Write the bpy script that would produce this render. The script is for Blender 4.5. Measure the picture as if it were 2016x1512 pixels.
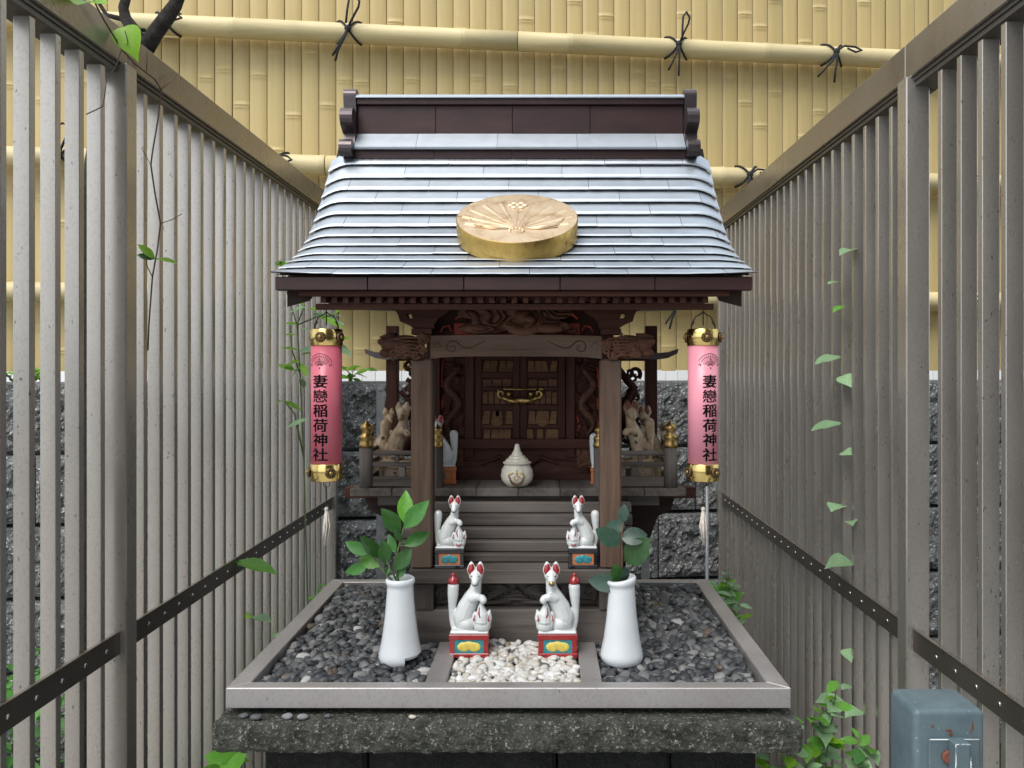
import bpy, bmesh, math, random
import numpy as np
from mathutils import Vector, Matrix, noise

for o in list(bpy.data.objects): bpy.data.objects.remove(o, do_unlink=True)
scene = bpy.context.scene
C = scene.collection
rnd = random.Random(7)
PI = math.pi
R = math.radians

# ------------------------------------------------------------------ camera
HC = 1.45                 # eye height in metres
F, VX, VY = 1500.0, 1068.0, 718.0     # focal length and vanishing point, in pixels of the 2016 x 1512 photograph
cam = bpy.data.cameras.new('Camera'); camo = bpy.data.objects.new('Camera', cam); C.objects.link(camo)
cam.sensor_width = 36; cam.lens = F / 2016 * 36
cam.shift_x = -(VX - 1008) / 2016; cam.shift_y = -(756 - VY) / 2016
cam.clip_start = .05; cam.clip_end = 200
camo.location = (0, 0, HC); camo.rotation_euler = (PI / 2, 0, 0)
scene.camera = camo
scene.render.resolution_x = 1024; scene.render.resolution_y = 768

# ------------------------------------------------------------------ sky, sun, exposure
SUN_EL, SUN_AZ = 56, 212      # azimuth clockwise from +Y (straight ahead): the sun stands behind and to the left
w = bpy.data.worlds.new('World'); scene.world = w; w.use_nodes = True
nt = w.node_tree; bg = nt.nodes['Background']
sky = nt.nodes.new('ShaderNodeTexSky'); sky.sky_type = 'NISHITA'; sky.sun_disc = False
sky.sun_elevation = R(SUN_EL); sky.sun_rotation = R(SUN_AZ); sky.dust_density = 4; sky.air_density = 1.0; sky.ozone_density = 1.0
hs = nt.nodes.new('ShaderNodeHueSaturation'); hs.inputs['Saturation'].default_value = .35
nt.links.new(sky.outputs[0], hs.inputs['Color'])
oc = nt.nodes.new('ShaderNodeMix'); oc.data_type = 'RGBA'; oc.inputs[0].default_value = .6      # an even cloud layer over the clear sky
oc.inputs[7].default_value = (6.2, 7.0, 7.8, 1); nt.links.new(hs.outputs[0], oc.inputs[6]); nt.links.new(oc.outputs[2], bg.inputs[0])
bg.inputs[1].default_value = .15
sl = bpy.data.lights.new('sun', 'SUN'); sl.energy = 1.3; sl.angle = R(35); sl.color = (1, .96, .9)
so = bpy.data.objects.new('sun', sl); C.objects.link(so)
sd = Vector((math.sin(R(SUN_AZ)) * math.cos(R(SUN_EL)), math.cos(R(SUN_AZ)) * math.cos(R(SUN_EL)), math.sin(R(SUN_EL))))
so.rotation_euler = sd.to_track_quat('Z', 'Y').to_euler(); so.location = sd * 6
vs = scene.view_settings; vs.view_transform = 'Standard'; vs.look = 'None'; vs.exposure = .65; vs.gamma = 1.0
vs.use_curve_mapping = False
scene.render.engine = 'CYCLES'

# ------------------------------------------------------------------ pixel helpers
def PX(px, D): return (px - VX) * D / F
def PZ(py, D): return HC + (VY - py) * D / F
def P(px, py, D): return Vector((PX(px, D), D, PZ(py, D)))

# ------------------------------------------------------------------ materials
def newmat(name):
    m = bpy.data.materials.new(name); m.use_nodes = True
    return m, m.node_tree, m.node_tree.nodes['Principled BSDF']
def N(nt, t, **kw):
    n = nt.nodes.new(t)
    for k, v in kw.items():
        if k in n.inputs: n.inputs[k].default_value = v
        else: setattr(n, k, v)
    return n
def ramp(nt, fac, stops):
    r = nt.nodes.new('ShaderNodeValToRGB'); e = r.color_ramp.elements
    while len(e) > 1: e.remove(e[-1])
    for i, (p, c) in enumerate(stops):
        c = tuple(c) + (1,) if len(c) == 3 else c
        if i == 0: e[0].position = p; e[0].color = c
        else:
            q = e.new(p); q.color = c
    nt.links.new(fac, r.inputs[0]); return r
def coords(nt, scale=(1, 1, 1), rand=0.0):
    tc = nt.nodes.new('ShaderNodeTexCoord'); mp = nt.nodes.new('ShaderNodeMapping')
    mp.inputs['Scale'].default_value = scale
    if rand:
        oi = nt.nodes.new('ShaderNodeObjectInfo'); vm = nt.nodes.new('ShaderNodeVectorMath'); vm.operation = 'ADD'
        mu = nt.nodes.new('ShaderNodeMath'); mu.operation = 'MULTIPLY'; mu.inputs[1].default_value = rand
        nt.links.new(oi.outputs['Random'], mu.inputs[0]); nt.links.new(tc.outputs['Object'], vm.inputs[0]); nt.links.new(mu.outputs[0], vm.inputs[1])
        nt.links.new(vm.outputs[0], mp.inputs[0])
    else: nt.links.new(tc.outputs['Object'], mp.inputs[0])
    return mp.outputs[0]
def bump(nt, b, h, strength=.3, dist=.002):
    n = nt.nodes.new('ShaderNodeBump'); n.inputs['Strength'].default_value = strength; n.inputs['Distance'].default_value = dist
    nt.links.new(h, n.inputs['Height']); nt.links.new(n.outputs[0], b.inputs['Normal']); return n
def mix(nt, fac, a, b, mode='MIX'):
    m = nt.nodes.new('ShaderNodeMix'); m.data_type = 'RGBA'; m.blend_type = mode
    for i, v in ((6, a), (7, b)):
        if isinstance(v, (tuple, list)): m.inputs[i].default_value = tuple(v) + (1,) if len(v) == 3 else v
        else: nt.links.new(v, m.inputs[i])
    if isinstance(fac, (int, float)): m.inputs[0].default_value = fac
    else: nt.links.new(fac, m.inputs[0])
    return m.outputs[2]
def objrand(nt, col, amount=.25):
    oi = nt.nodes.new('ShaderNodeObjectInfo'); mr = nt.nodes.new('ShaderNodeMapRange')
    mr.inputs[3].default_value = 1 - amount; mr.inputs[4].default_value = 1 + amount
    nt.links.new(oi.outputs['Random'], mr.inputs[0])
    h = nt.nodes.new('ShaderNodeHueSaturation'); nt.links.new(mr.outputs[0], h.inputs['Value'])
    if isinstance(col, (tuple, list)): h.inputs['Color'].default_value = tuple(col) + (1,)
    else: nt.links.new(col, h.inputs['Color'])
    return h.outputs[0]

def wood(name, c1, c2, axis, c3=None, rough=.7, vary=.15, grain=.5):
    m, t, b = newmat(name)
    s = [90, 90, 90]; s['xyz'.index(axis)] = 5
    v = coords(t, s, 3.0)
    n1 = N(t, 'ShaderNodeTexNoise', Scale=1.0, Detail=6, Roughness=.65, Distortion=.6); t.links.new(v, n1.inputs['Vector'])
    s2 = [14, 14, 14]; s2['xyz'.index(axis)] = 3
    n2 = N(t, 'ShaderNodeTexNoise', Scale=1.0, Detail=4); t.links.new(coords(t, s2, 3.0), n2.inputs['Vector'])
    col = ramp(t, n1.outputs[0], [(.28, c1), (.72, c2)]).outputs[0]
    if c3: col = mix(t, ramp(t, n2.outputs[0], [(.45, (0, 0, 0)), (.75, (1, 1, 1))]).outputs[0], col, c3)
    col = objrand(t, col, vary)
    t.links.new(col, b.inputs['Base Color']); b.inputs['Roughness'].default_value = rough
    b.inputs['Specular IOR Level'].default_value = .16
    bump(t, b, n1.outputs[0], grain, .0012)
    return m
def plain(name, col, rough=.5, metal=0, spec=.5, vary=0, coat=0, noisy=0, nscale=60):
    m, t, b = newmat(name)
    b.inputs['Base Color'].default_value = tuple(col) + (1,); b.inputs['Roughness'].default_value = rough
    b.inputs['Metallic'].default_value = metal; b.inputs['Specular IOR Level'].default_value = spec; b.inputs['Coat Weight'].default_value = coat
    b.inputs['Coat Roughness'].default_value = .08
    src = col
    if noisy:
        n = N(t, 'ShaderNodeTexNoise', Scale=nscale, Detail=5, Roughness=.6); t.links.new(coords(t), n.inputs['Vector'])
        src = ramp(t, n.outputs[0], [(.3, [c * (1 - noisy) for c in col]), (.7, [min(1, c * (1 + noisy * .6)) for c in col])]).outputs[0]
        if not vary: t.links.new(src, b.inputs['Base Color'])
    if vary: t.links.new(objrand(t, src, vary), b.inputs['Base Color'])
    return m

M = {}
LW1, LW2, LW3 = (.042, .034, .029), (.125, .106, .093), (.175, .155, .14)       # weathered lower timber
UW1, UW2 = (.030, .011, .0075), (.082, .032, .021)                          # red-brown upper timber
for ax in 'xyz':
    M['lw' + ax] = wood('weathered_timber_' + ax, LW1, LW2, ax, LW3)
    M['uw' + ax] = wood('redbrown_timber_' + ax, UW1, UW2, ax, None, .6)
    M['pw' + ax] = wood('post_timber_' + ax, (.052, .031, .021), (.138, .088, .062), ax, (.15, .112, .088))
M['dark'] = wood('dark_timber', (.02, .012, .010), (.045, .027, .021), 'x', None, .65)  # near-black timber for brackets, barge boards, deck and core
M['carve'] = wood('carved_timber', (.05, .02, .012), (.15, .075, .047), 'x', (.085, .036, .023), .6, .25, .8)
M['carvel'] = wood('carved_timber_pale', (.075, .038, .019), (.18, .098, .05), 'x', None, .65, .2, .8)
M['red'] = plain('vermilion_paint', (.42, .045, .02), .6, noisy=.35)

def roofmat(name, c1, c2, c3, metal, rough):
    m, t, b = newmat(name)
    n = N(t, 'ShaderNodeTexNoise', Scale=1, Detail=6, Roughness=.6); t.links.new(coords(t, (9, 30, 30), 5.0), n.inputs['Vector'])
    n2 = N(t, 'ShaderNodeTexNoise', Scale=38, Detail=4, Roughness=.7); t.links.new(coords(t, (1, 1, 1), 5.0), n2.inputs['Vector'])
    col = ramp(t, n.outputs[0], [(.3, c1), (.7, c2)]).outputs[0]
    col = mix(t, ramp(t, n2.outputs[0], [(.62, (0, 0, 0)), (.78, (.7,) * 3)]).outputs[0], col, c3)
    t.links.new(objrand(t, col, .06), b.inputs['Base Color']); b.inputs['Metallic'].default_value = metal
    rr = ramp(t, n2.outputs[0], [(.3, (rough - .04,) * 3), (.7, (rough + .05,) * 3)]); t.links.new(rr.outputs[0], b.inputs['Roughness'])
    bump(t, b, n.outputs[0], .06, .003)
    return m
M['copper'] = roofmat('sky_sheen_copper', (.47, .505, .55), (.50, .54, .58), (.45, .48, .515), .85, .46)  # weathered copper of the ridge with pale sky sheen put into its colour
M['copperdark'] = roofmat('unlit_brown_copper', (.026, .010, .010), (.052, .020, .019), (.042, .03, .03), .25, .42)  # same copper, its brown kept dark for ridge and fascia without sky light
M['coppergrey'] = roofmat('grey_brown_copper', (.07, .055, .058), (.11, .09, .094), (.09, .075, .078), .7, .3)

def brassmat():
    m, t, b = newmat('worn_brass')
    n = N(t, 'ShaderNodeTexNoise', Scale=55, Detail=6, Roughness=.7); t.links.new(coords(t, (1, 1, .5)), n.inputs['Vector'])
    c = ramp(t, n.outputs[0], [(.30, (.10, .055, .02)), (.40, (.52, .34, .10)), (.7, (.68, .46, .15))])
    t.links.new(c.outputs[0], b.inputs['Base Color']); b.inputs['Metallic'].default_value = 1
    rr = ramp(t, n.outputs[0], [(.3, (.55,) * 3), (.6, (.27,) * 3)]); t.links.new(rr.outputs[0], b.inputs['Roughness'])
    return m
M['goldside'] = brassmat()
def goldface():
    m, t, b = newmat('gilt_crest_face')
    n = N(t, 'ShaderNodeTexNoise', Scale=22, Detail=8, Roughness=.72, Distortion=.5); t.links.new(coords(t), n.inputs['Vector'])
    c = ramp(t, n.outputs[0], [(.33, (.42, .27, .14)), (.46, (.68, .49, .30)), (.7, (.78, .62, .42))])
    t.links.new(c.outputs[0], b.inputs['Base Color']); b.inputs['Metallic'].default_value = .8; b.inputs['Roughness'].default_value = .42
    bump(t, b, n.outputs[0], .25, .002)
    return m
M['goldface'] = goldface()
M['brass'] = plain('polished_brass', (.78, .58, .22), .16, 1, noisy=.2, nscale=30)
M['oldbrass'] = plain('aged_brass', (.42, .28, .10), .38, 1, noisy=.35, nscale=90)
M['darkbrass'] = plain('dark_bronze', (.12, .075, .035), .4, .8)
M['white'] = plain('white_glaze', (.62, .64, .635), .16, 0, .5, coat=.5)
M['cream'] = plain('cream_glaze', (.62, .58, .48), .3, 0, .5, noisy=.15)
M['vase'] = plain('white_porcelain', (.64, .67, .69), .22, 0, .5, coat=.3, noisy=.05, nscale=25)
M['redglaze'] = plain('red_glaze', (.30, .018, .02), .2, 0, .5, coat=.5, noisy=.12)
M['tealglaze'] = plain('teal_glaze', (.03, .25, .29), .25, 0, .5, coat=.3, noisy=.25, nscale=200)
M['yellowglaze'] = plain('yellow_glaze', (.72, .58, .12), .25, 0, .5, coat=.3, noisy=.15, nscale=150)
M['orangeglaze'] = plain('orange_glaze', (.50, .15, .04), .3, 0, .5, coat=.3, noisy=.15)
M['blackglaze'] = plain('black_glaze', (.012, .013, .018), .2, 0, .5, coat=.4)
M['gold'] = plain('gold_paint', (.62, .42, .16), .3, .9)
M['ink'] = plain('black_ink', (.006, .005, .006), .9, 0, .1)
M['crestink'] = plain('faded_crest_ink', (.20, .07, .10), .6)
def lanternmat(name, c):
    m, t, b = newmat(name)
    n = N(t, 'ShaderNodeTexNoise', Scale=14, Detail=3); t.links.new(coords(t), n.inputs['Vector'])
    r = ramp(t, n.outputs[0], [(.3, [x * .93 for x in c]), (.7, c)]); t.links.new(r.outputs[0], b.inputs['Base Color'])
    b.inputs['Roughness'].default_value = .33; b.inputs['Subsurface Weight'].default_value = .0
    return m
M['pinkl'] = lanternmat('dimmer_lit_pink_acrylic', (.60, .135, .185)); M['pinkr'] = lanternmat('brighter_lit_pink_acrylic', (.76, .29, .36))  # one pink acrylic; each lantern's own lighting is put into its colour
M['tassel'] = plain('offwhite_thread', (.62, .56, .49), .8, noisy=.3, nscale=300)
M['wire'] = plain('rusty_wire', (.05, .035, .025), .6, .5)
M['rope'] = plain('black_rope', (.012, .013, .016), .8)

def stained():
    m, t, b = newmat('stained_old_pottery')
    n = N(t, 'ShaderNodeTexNoise', Scale=48, Detail=6, Roughness=.65); t.links.new(coords(t, (1, 1, 1), 4.0), n.inputs['Vector'])
    n2 = N(t, 'ShaderNodeTexNoise', Scale=30, Detail=5, Roughness=.6); t.links.new(coords(t, (1.3, 1, 1), 4.0), n2.inputs['Vector'])
    c = ramp(t, n2.outputs[0], [(.35, (.20, .12, .06)), (.55, (.42, .31, .20)), (.7, (.52, .45, .36))]).outputs[0]
    c = mix(t, ramp(t, n.outputs[0], [(.575, (0, 0, 0)), (.61, (1, 1, 1))]).outputs[0], c, (.055, .028, .016))
    t.links.new(c, b.inputs['Base Color']); b.inputs['Roughness'].default_value = .55
    bump(t, b, n.outputs[0], .3, .002); return m
M['stained'] = stained()

def bamboo(name, c1, c2, axis):
    m, t, b = newmat(name)
    s = [60, 60, 60]; s['xyz'.index(axis)] = 2.2
    n = N(t, 'ShaderNodeTexNoise', Scale=1, Detail=6, Roughness=.65); t.links.new(coords(t, s, 6.0), n.inputs['Vector'])
    n2 = N(t, 'ShaderNodeTexNoise', Scale=3.0, Detail=6, Roughness=.7); t.links.new(coords(t, (1, 1, .6), 2.0), n2.inputs['Vector'])
    n3 = N(t, 'ShaderNodeTexNoise', Scale=150, Detail=3, Roughness=.7); t.links.new(coords(t), n3.inputs['Vector'])
    col = ramp(t, n.outputs[0], [(.3, c1), (.7, c2)]).outputs[0]
    col = mix(t, ramp(t, n2.outputs[0], [(.55, (0, 0, 0)), (.8, (.4,) * 3)]).outputs[0], col, (.33, .26, .125))
    col = mix(t, ramp(t, n3.outputs[0], [(.68, (0, 0, 0)), (.75, (.5,) * 3)]).outputs[0], col, (.2, .14, .07))
    t.links.new(objrand(t, col, .055), b.inputs['Base Color']); b.inputs['Roughness'].default_value = .48
    b.inputs['Specular IOR Level'].default_value = .35
    bump(t, b, n.outputs[0], .12, .002); return m
M['bamboo'] = bamboo('tan_bamboo', (.49, .375, .162), (.555, .43, .20), 'z')
M['pole'] = bamboo('pale_bamboo_pole', (.57, .47, .245), (.66, .555, .315), 'x')

def fencemat(name, c, rough, dust):
    m, t, b = newmat(name)
    n = N(t, 'ShaderNodeTexNoise', Scale=1, Detail=4, Roughness=.7); t.links.new(coords(t, (260, 260, 180), 3.0), n.inputs['Vector'])
    n2 = N(t, 'ShaderNodeTexNoise', Scale=1, Detail=4, Roughness=.6); t.links.new(coords(t, (9, 9, 3), 3.0), n2.inputs['Vector'])
    n3 = N(t, 'ShaderNodeTexNoise', Scale=1, Detail=2, Roughness=.5); t.links.new(coords(t, (170, 170, 80), 9.0), n3.inputs['Vector'])
    col = mix(t, ramp(t, n2.outputs[0], [(.36, (0, 0, 0)), (.72, (.6,) * 3)]).outputs[0], c, dust)
    dark = ramp(t, n.outputs[0], [(.50, (0, 0, 0)), (.75, (.42,) * 3)])
    col = mix(t, dark.outputs[0], col, [x * .42 for x in c])
    col = mix(t, ramp(t, n3.outputs[0], [(.70, (0, 0, 0)), (.74, (.7,) * 3)]).outputs[0], col, [x * .15 for x in c])
    t.links.new(objrand(t, col, .06), b.inputs['Base Color']); b.inputs['Metallic'].default_value = .68
    rr = ramp(t, n2.outputs[0], [(.3, (rough,) * 3), (.75, (rough + .22,) * 3)]); t.links.new(rr.outputs[0], b.inputs['Roughness'])
    return m
M['fence'] = fencemat('bronze_aluminium', (.43, .395, .355), .20, (.48, .445, .405))
M['rail'] = fencemat('bronze_aluminium_rail', (.27, .235, .20), .2, (.31, .275, .24))
M['belt'] = fencemat('dark_bronze_bar', (.14, .12, .105), .32, (.18, .158, .14))
M['lip'] = plain('dark_gasket', (.06, .052, .046), .4)
M['screw'] = plain('steel_screw', (.55, .55, .54), .25, 1)
M['tray'] = fencemat('taupe_tray_board', (.38, .355, .345), .42, (.44, .42, .41))

def stonemat(name, c1, c2, c3, sc, spk, lo=.62):
    m, t, b = newmat(name)
    n = N(t, 'ShaderNodeTexNoise', Scale=sc, Detail=8, Roughness=.7); t.links.new(coords(t, (1, 1, 1), 7.0), n.inputs['Vector'])
    v = N(t, 'ShaderNodeTexNoise', Scale=sc * 4, Detail=3, Roughness=.8); t.links.new(coords(t, (1, 1, 1), 7.0), v.inputs['Vector'])
    col = ramp(t, n.outputs[0], [(.32, c1), (.68, c2)]).outputs[0]
    col = mix(t, ramp(t, v.outputs[0], [(lo, (0, 0, 0)), (lo + .05, (spk,) * 3)]).outputs[0], col, c3)
    t.links.new(objrand(t, col, .12), b.inputs['Base Color']); b.inputs['Roughness'].default_value = .85
    b.inputs['Specular IOR Level'].default_value = .25
    ad = t.nodes.new('ShaderNodeMath'); ad.operation = 'ADD'; t.links.new(n.outputs[0], ad.inputs[0]); t.links.new(v.outputs[0], ad.inputs[1])
    bump(t, b, ad.outputs[0], 1.0, .010); return m
M['rock'] = stonemat('split_dark_stone', (.065, .068, .068), (.24, .245, .24), (.75, .76, .75), 26, .9, .58)
M['slab'] = stonemat('mossy_aggregate', (.022, .025, .019), (.125, .125, .105), (.42, .41, .36), 42, .8, .585)
M['pedestal'] = stonemat('dark_pedestal_stone', (.012, .013, .012), (.03, .031, .028), (.06, .06, .05), 25, .4)
M['tile'] = plain('white_wall_tile', (.84, .85, .86), .35, vary=.04)
M['grout'] = plain('grey_cement', (.20, .20, .20), .85, noisy=.2)
M['soil'] = stonemat('dark_soil', (.018, .015, .010), (.05, .04, .03), (.12, .10, .08), 20, .4)
M['backwall'] = plain('pale_render', (.62, .63, .64), .8, noisy=.08, nscale=6)
M['paving'] = stonemat('pale_concrete_paving', (.33, .32, .30), (.42, .41, .39), (.5, .49, .47), 8, .4)
M['cladding'] = wood('dark_cladding', (.05, .04, .033), (.08, .065, .052), 'x')
M['windowglass'] = plain('window_glass', (.02, .022, .025), .08, 0, .6)
M['galv'] = plain('galvanised_steel', (.22, .23, .235), .5, .4, noisy=.25, nscale=40)
def boxmat():
    m, t, b = newmat('blue_grey_paint')
    n = N(t, 'ShaderNodeTexNoise', Scale=28, Detail=7, Roughness=.7); t.links.new(coords(t), n.inputs['Vector'])
    n2 = N(t, 'ShaderNodeTexNoise', Scale=120, Detail=3, Roughness=.6); t.links.new(coords(t), n2.inputs['Vector'])
    col = ramp(t, n.outputs[0], [(.3, (.075, .11, .125)), (.7, (.115, .16, .175))]).outputs[0]
    col = mix(t, ramp(t, n2.outputs[0], [(.66, (0, 0, 0)), (.72, (.6,) * 3)]).outputs[0], col, (.30, .37, .39))
    t.links.new(col, b.inputs['Base Color']); b.inputs['Roughness'].default_value = .42; bump(t, b, n2.outputs[0], .15, .001); return m
M['bluebox'] = boxmat(); M['chip'] = plain('chipped_paint', (.62, .66, .66), .5); M['rust'] = plain('rust_stain', (.16, .055, .03), .8, noisy=.4)

def pebblemat(name, stops):
    m, t, b = newmat(name)
    g = t.nodes.new('ShaderNodeNewGeometry')
    n = N(t, 'ShaderNodeTexNoise', Scale=120, Detail=4, Roughness=.6); t.links.new(coords(t), n.inputs['Vector'])
    col = ramp(t, g.outputs['Random Per Island'], stops); col.color_ramp.interpolation = 'CONSTANT'
    c2 = mix(t, .55, col.outputs[0], ramp(t, n.outputs[0], [(.3, (.55,) * 3), (.7, (1.0,) * 3)]).outputs[0], 'MULTIPLY')
    t.links.new(c2, b.inputs['Base Color']); b.inputs['Roughness'].default_value = .5; b.inputs['Specular IOR Level'].default_value = .4
    bump(t, b, n.outputs[0], .15, .001); return m
M['pebdark'] = pebblemat('dark_river_pebbles', [(0, (.03, .032, .037)), (.25, (.055, .058, .063)), (.5, (.085, .089, .093)), (.70, (.13, .132, .132)), (.84, (.19, .19, .185)), (.92, (.10, .075, .055)), (.94, (.22, .215, .21)), (.982, (.42, .41, .39))])
M['pebwhite'] = pebblemat('pale_pebbles', [(0, (.56, .54, .50)), (.3, (.64, .63, .60)), (.55, (.52, .48, .42)), (.75, (.70, .69, .67)), (.94, (.36, .28, .2)), (.97, (.12, .12, .12))])

def leafmat(name, c1, c2, rough=.35, trans=.3, vary=.25):
    m, t, b = newmat(name)
    n = N(t, 'ShaderNodeTexNoise', Scale=4, Detail=4); t.links.new(coords(t), n.inputs['Vector'])
    col = objrand(t, ramp(t, n.outputs[0], [(.3, c1), (.7, c2)]).outputs[0], vary)
    t.links.new(col, b.inputs['Base Color']); b.inputs['Roughness'].default_value = rough
    tr = t.nodes.new('ShaderNodeBsdfTranslucent'); t.links.new(col, tr.inputs[0])
    ms = t.nodes.new('ShaderNodeMixShader'); ms.inputs[0].default_value = trans
    out = t.nodes['Material Output']
    t.links.new(b.outputs[0], ms.inputs[1]); t.links.new(tr.outputs[0], ms.inputs[2]); t.links.new(ms.outputs[0], out.inputs[0]); return m
M['leafdark'] = leafmat('glossy_dark_leaf', (.022, .075, .018), (.045, .13, .026), .3, .15)
M['leafbright'] = leafmat('bright_leaf', (.10, .30, .03), (.16, .40, .05), .4, .4)
M['leaflime'] = leafmat('lime_leaf', (.20, .44, .02), (.28, .52, .04), .4, .5)  # bright yellow-green, strongly translucent leaf
M['leafgrey'] = leafmat('grey_green_leaf', (.025, .065, .042), (.05, .10, .07), .33, .1)
M['leafpale'] = leafmat('pale_green_leaf', (.20, .36, .17), (.30, .46, .25), .45, .3)
M['leafmid'] = leafmat('mid_green_leaf', (.045, .17, .03), (.08, .25, .05), .4, .3)
M['stem'] = plain('brown_stem', (.10, .06, .035), .7, noisy=.3)
M['greenstem'] = plain('green_stem', (.12, .17, .06), .6, noisy=.2)
M['bark'] = stonemat('dark_bark', (.035, .03, .026), (.10, .088, .078), (.2, .19, .17), 60, .4, .66)

# ------------------------------------------------------------------ mesh builder
class MB:
    def __init__(s): s.v = []; s.f = []; s.sm = []
    def add(s, vs, fs, smooth=False):
        o = len(s.v); s.v.extend([Vector(q) for q in vs])
        for f in fs: s.f.append([i + o for i in f]); s.sm.append(smooth)
        return s
    def box(s, x0, x1, y0, y1, z0, z1, c=0.0):
        if x0 > x1: x0, x1 = x1, x0
        if y0 > y1: y0, y1 = y1, y0
        if z0 > z1: z0, z1 = z1, z0
        c = min(c, (x1 - x0) * .45, (y1 - y0) * .45, (z1 - z0) * .45)
        if c <= 0:
            vs = [(x, y, z) for z in (z0, z1) for y in (y0, y1) for x in (x0, x1)]
            return s.add(vs, [(0, 2, 3, 1), (4, 5, 7, 6), (0, 1, 5, 4), (2, 6, 7, 3), (0, 4, 6, 2), (1, 3, 7, 5)])
        bm = bmesh.new(); bmesh.ops.create_cube(bm, size=1)
        for v in bm.verts:
            v.co = Vector((x0 if v.co.x < 0 else x1, y0 if v.co.y < 0 else y1, z0 if v.co.z < 0 else z1))
        bmesh.ops.bevel(bm, geom=list(bm.edges), offset=c, segments=1, affect='EDGES', profile=.5)
        bm.verts.ensure_lookup_table(); s.add([v.co.copy() for v in bm.verts], [[v.index for v in f.verts] for f in bm.faces]); bm.free(); return s
    def prism(s, pts, axis, a, b, c=0.0):
        """pts: outline in the two other axes (in xyz order), extruded along axis from a to b"""
        def mk(p, t):
            if axis == 'x': return (t, p[0], p[1])
            if axis == 'y': return (p[0], t, p[1])
            return (p[0], p[1], t)
        n = len(pts); vs = [mk(p, a) for p in pts] + [mk(p, b) for p in pts]
        fs = [list(range(n)), list(range(2 * n - 1, n - 1, -1))] + [(i, i + n, (i + 1) % n + n, (i + 1) % n) for i in range(n)]
        return s.add(vs, fs)
    def lathe(s, prof, cx, cy, cz=0, n=24, a0=0, a1=2 * PI, smooth=True, cap=True, axis='z'):
        full = abs(a1 - a0 - 2 * PI) < 1e-6; k = n if full else n + 1
        vs = []
        for r, z in prof:
            for i in range(k):
                a = a0 + (a1 - a0) * i / n; p = (r * math.cos(a), r * math.sin(a), z)
                if axis == 'y': p = (p[0], -p[2], p[1])
                vs.append((cx + p[0], cy + p[1], cz + p[2]))
        fs = []
        for j in range(len(prof) - 1):
            for i in range(n):
                i2 = (i + 1) % k; fs.append((j * k + i, j * k + i2, (j + 1) * k + i2, (j + 1) * k + i))
        s.add(vs, fs, smooth)
        if cap and full:
            o = len(s.v) - len(vs)
            if prof[0][0] > 1e-6: s.f.append([o + i for i in reversed(range(k))]); s.sm.append(False)
            if prof[-1][0] > 1e-6: s.f.append([o + (len(prof) - 1) * k + i for i in range(k)]); s.sm.append(False)
        return s
    def tube(s, pts, r, n=8, smooth=True, closed=False):
        pts = [Vector(p) for p in pts]; m = len(pts)
        rr = r if isinstance(r, (list, tuple)) else [r] * m
        t0 = (pts[1] - pts[0]).normalized(); up = Vector((0, 0, 1)) if abs(t0.z) < .9 else Vector((1, 0, 0))
        nx = t0.cross(up).normalized(); vs = []
        for i, p in enumerate(pts):
            t = (pts[min(i + 1, m - 1)] - pts[max(i - 1, 0)]).normalized()
            nx = (nx - t * nx.dot(t)).normalized(); ny = t.cross(nx)
            for j in range(n):
                a = 2 * PI * j / n; vs.append(p + (nx * math.cos(a) + ny * math.sin(a)) * rr[i])
        fs = [(i * n + j, i * n + (j + 1) % n, (i + 1) * n + (j + 1) % n, (i + 1) * n + j) for i in range(m - 1) for j in range(n)]
        o = len(s.v); s.add(vs, fs, smooth)
        s.f.append([o + j for j in reversed(range(n))]); s.sm.append(False)
        s.f.append([o + (m - 1) * n + j for j in range(n)]); s.sm.append(False); return s
    def ball(s, c, r, n=12, m=8, rot=None):
        if not isinstance(r, (list, tuple)): r = (r, r, r)
        vs = [Vector((0, 0, -r[2]))]
        for j in range(1, m):
            a = -PI / 2 + PI * j / m
            for i in range(n):
                b = 2 * PI * i / n; vs.append(Vector((r[0] * math.cos(a) * math.cos(b), r[1] * math.cos(a) * math.sin(b), r[2] * math.sin(a))))
        vs.append(Vector((0, 0, r[2])))
        if rot is not None: vs = [rot @ v for v in vs]
        c = Vector(c); vs = [v + c for v in vs]
        fs = [(0, 1 + (i + 1) % n, 1 + i) for i in range(n)]
        for j in range(m - 2):
            for i in range(n): fs.append((1 + j * n + i, 1 + j * n + (i + 1) % n, 1 + (j + 1) * n + (i + 1) % n, 1 + (j + 1) * n + i))
        t = len(vs) - 1; b = 1 + (m - 2) * n; fs += [(b + i, b + (i + 1) % n, t) for i in range(n)]
        return s.add(vs, fs, True)
    def curl(s, c, r, turns=1.2, a0=0, sgn=1, th=.003, n=16, y=0.0):
        """a carved scroll lying in the xz plane"""
        pts, rr = [], []
        for i in range(n):
            t = i / (n - 1); a = a0 + sgn * turns * 2 * PI * t; q = r * (1 - .82 * t)
            pts.append((c[0] + q * math.cos(a), c[1] + y, c[2] + q * math.sin(a))); rr.append(th * (1.1 - .6 * t))
        return s.tube(pts, rr, 6)
    def mesh(s, name, mats, off=Vector((0, 0, 0))):
        me = bpy.data.meshes.new(name); me.from_pydata([tuple(v - off) for v in s.v], [], s.f)
        me.polygons.foreach_set('use_smooth', s.sm)
        bm = bmesh.new(); bm.from_mesh(me); bmesh.ops.recalc_face_normals(bm, faces=bm.faces); bm.to_mesh(me); bm.free()
        for m in (mats if isinstance(mats, (list, tuple)) else [mats]): me.materials.append(m)
        return me
    def build(s, name, mat, parent=None, kind=None):
        off = wloc(parent) if parent else Vector((0, 0, 0))
        o = bpy.data.objects.new(name, s.mesh(name, mat, off)); C.objects.link(o)
        if parent: o.parent = parent
        if kind: o['kind'] = kind
        return o
def wloc(o):
    v = Vector((0, 0, 0))
    while o: v += o.location; o = o.parent
    return v
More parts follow.
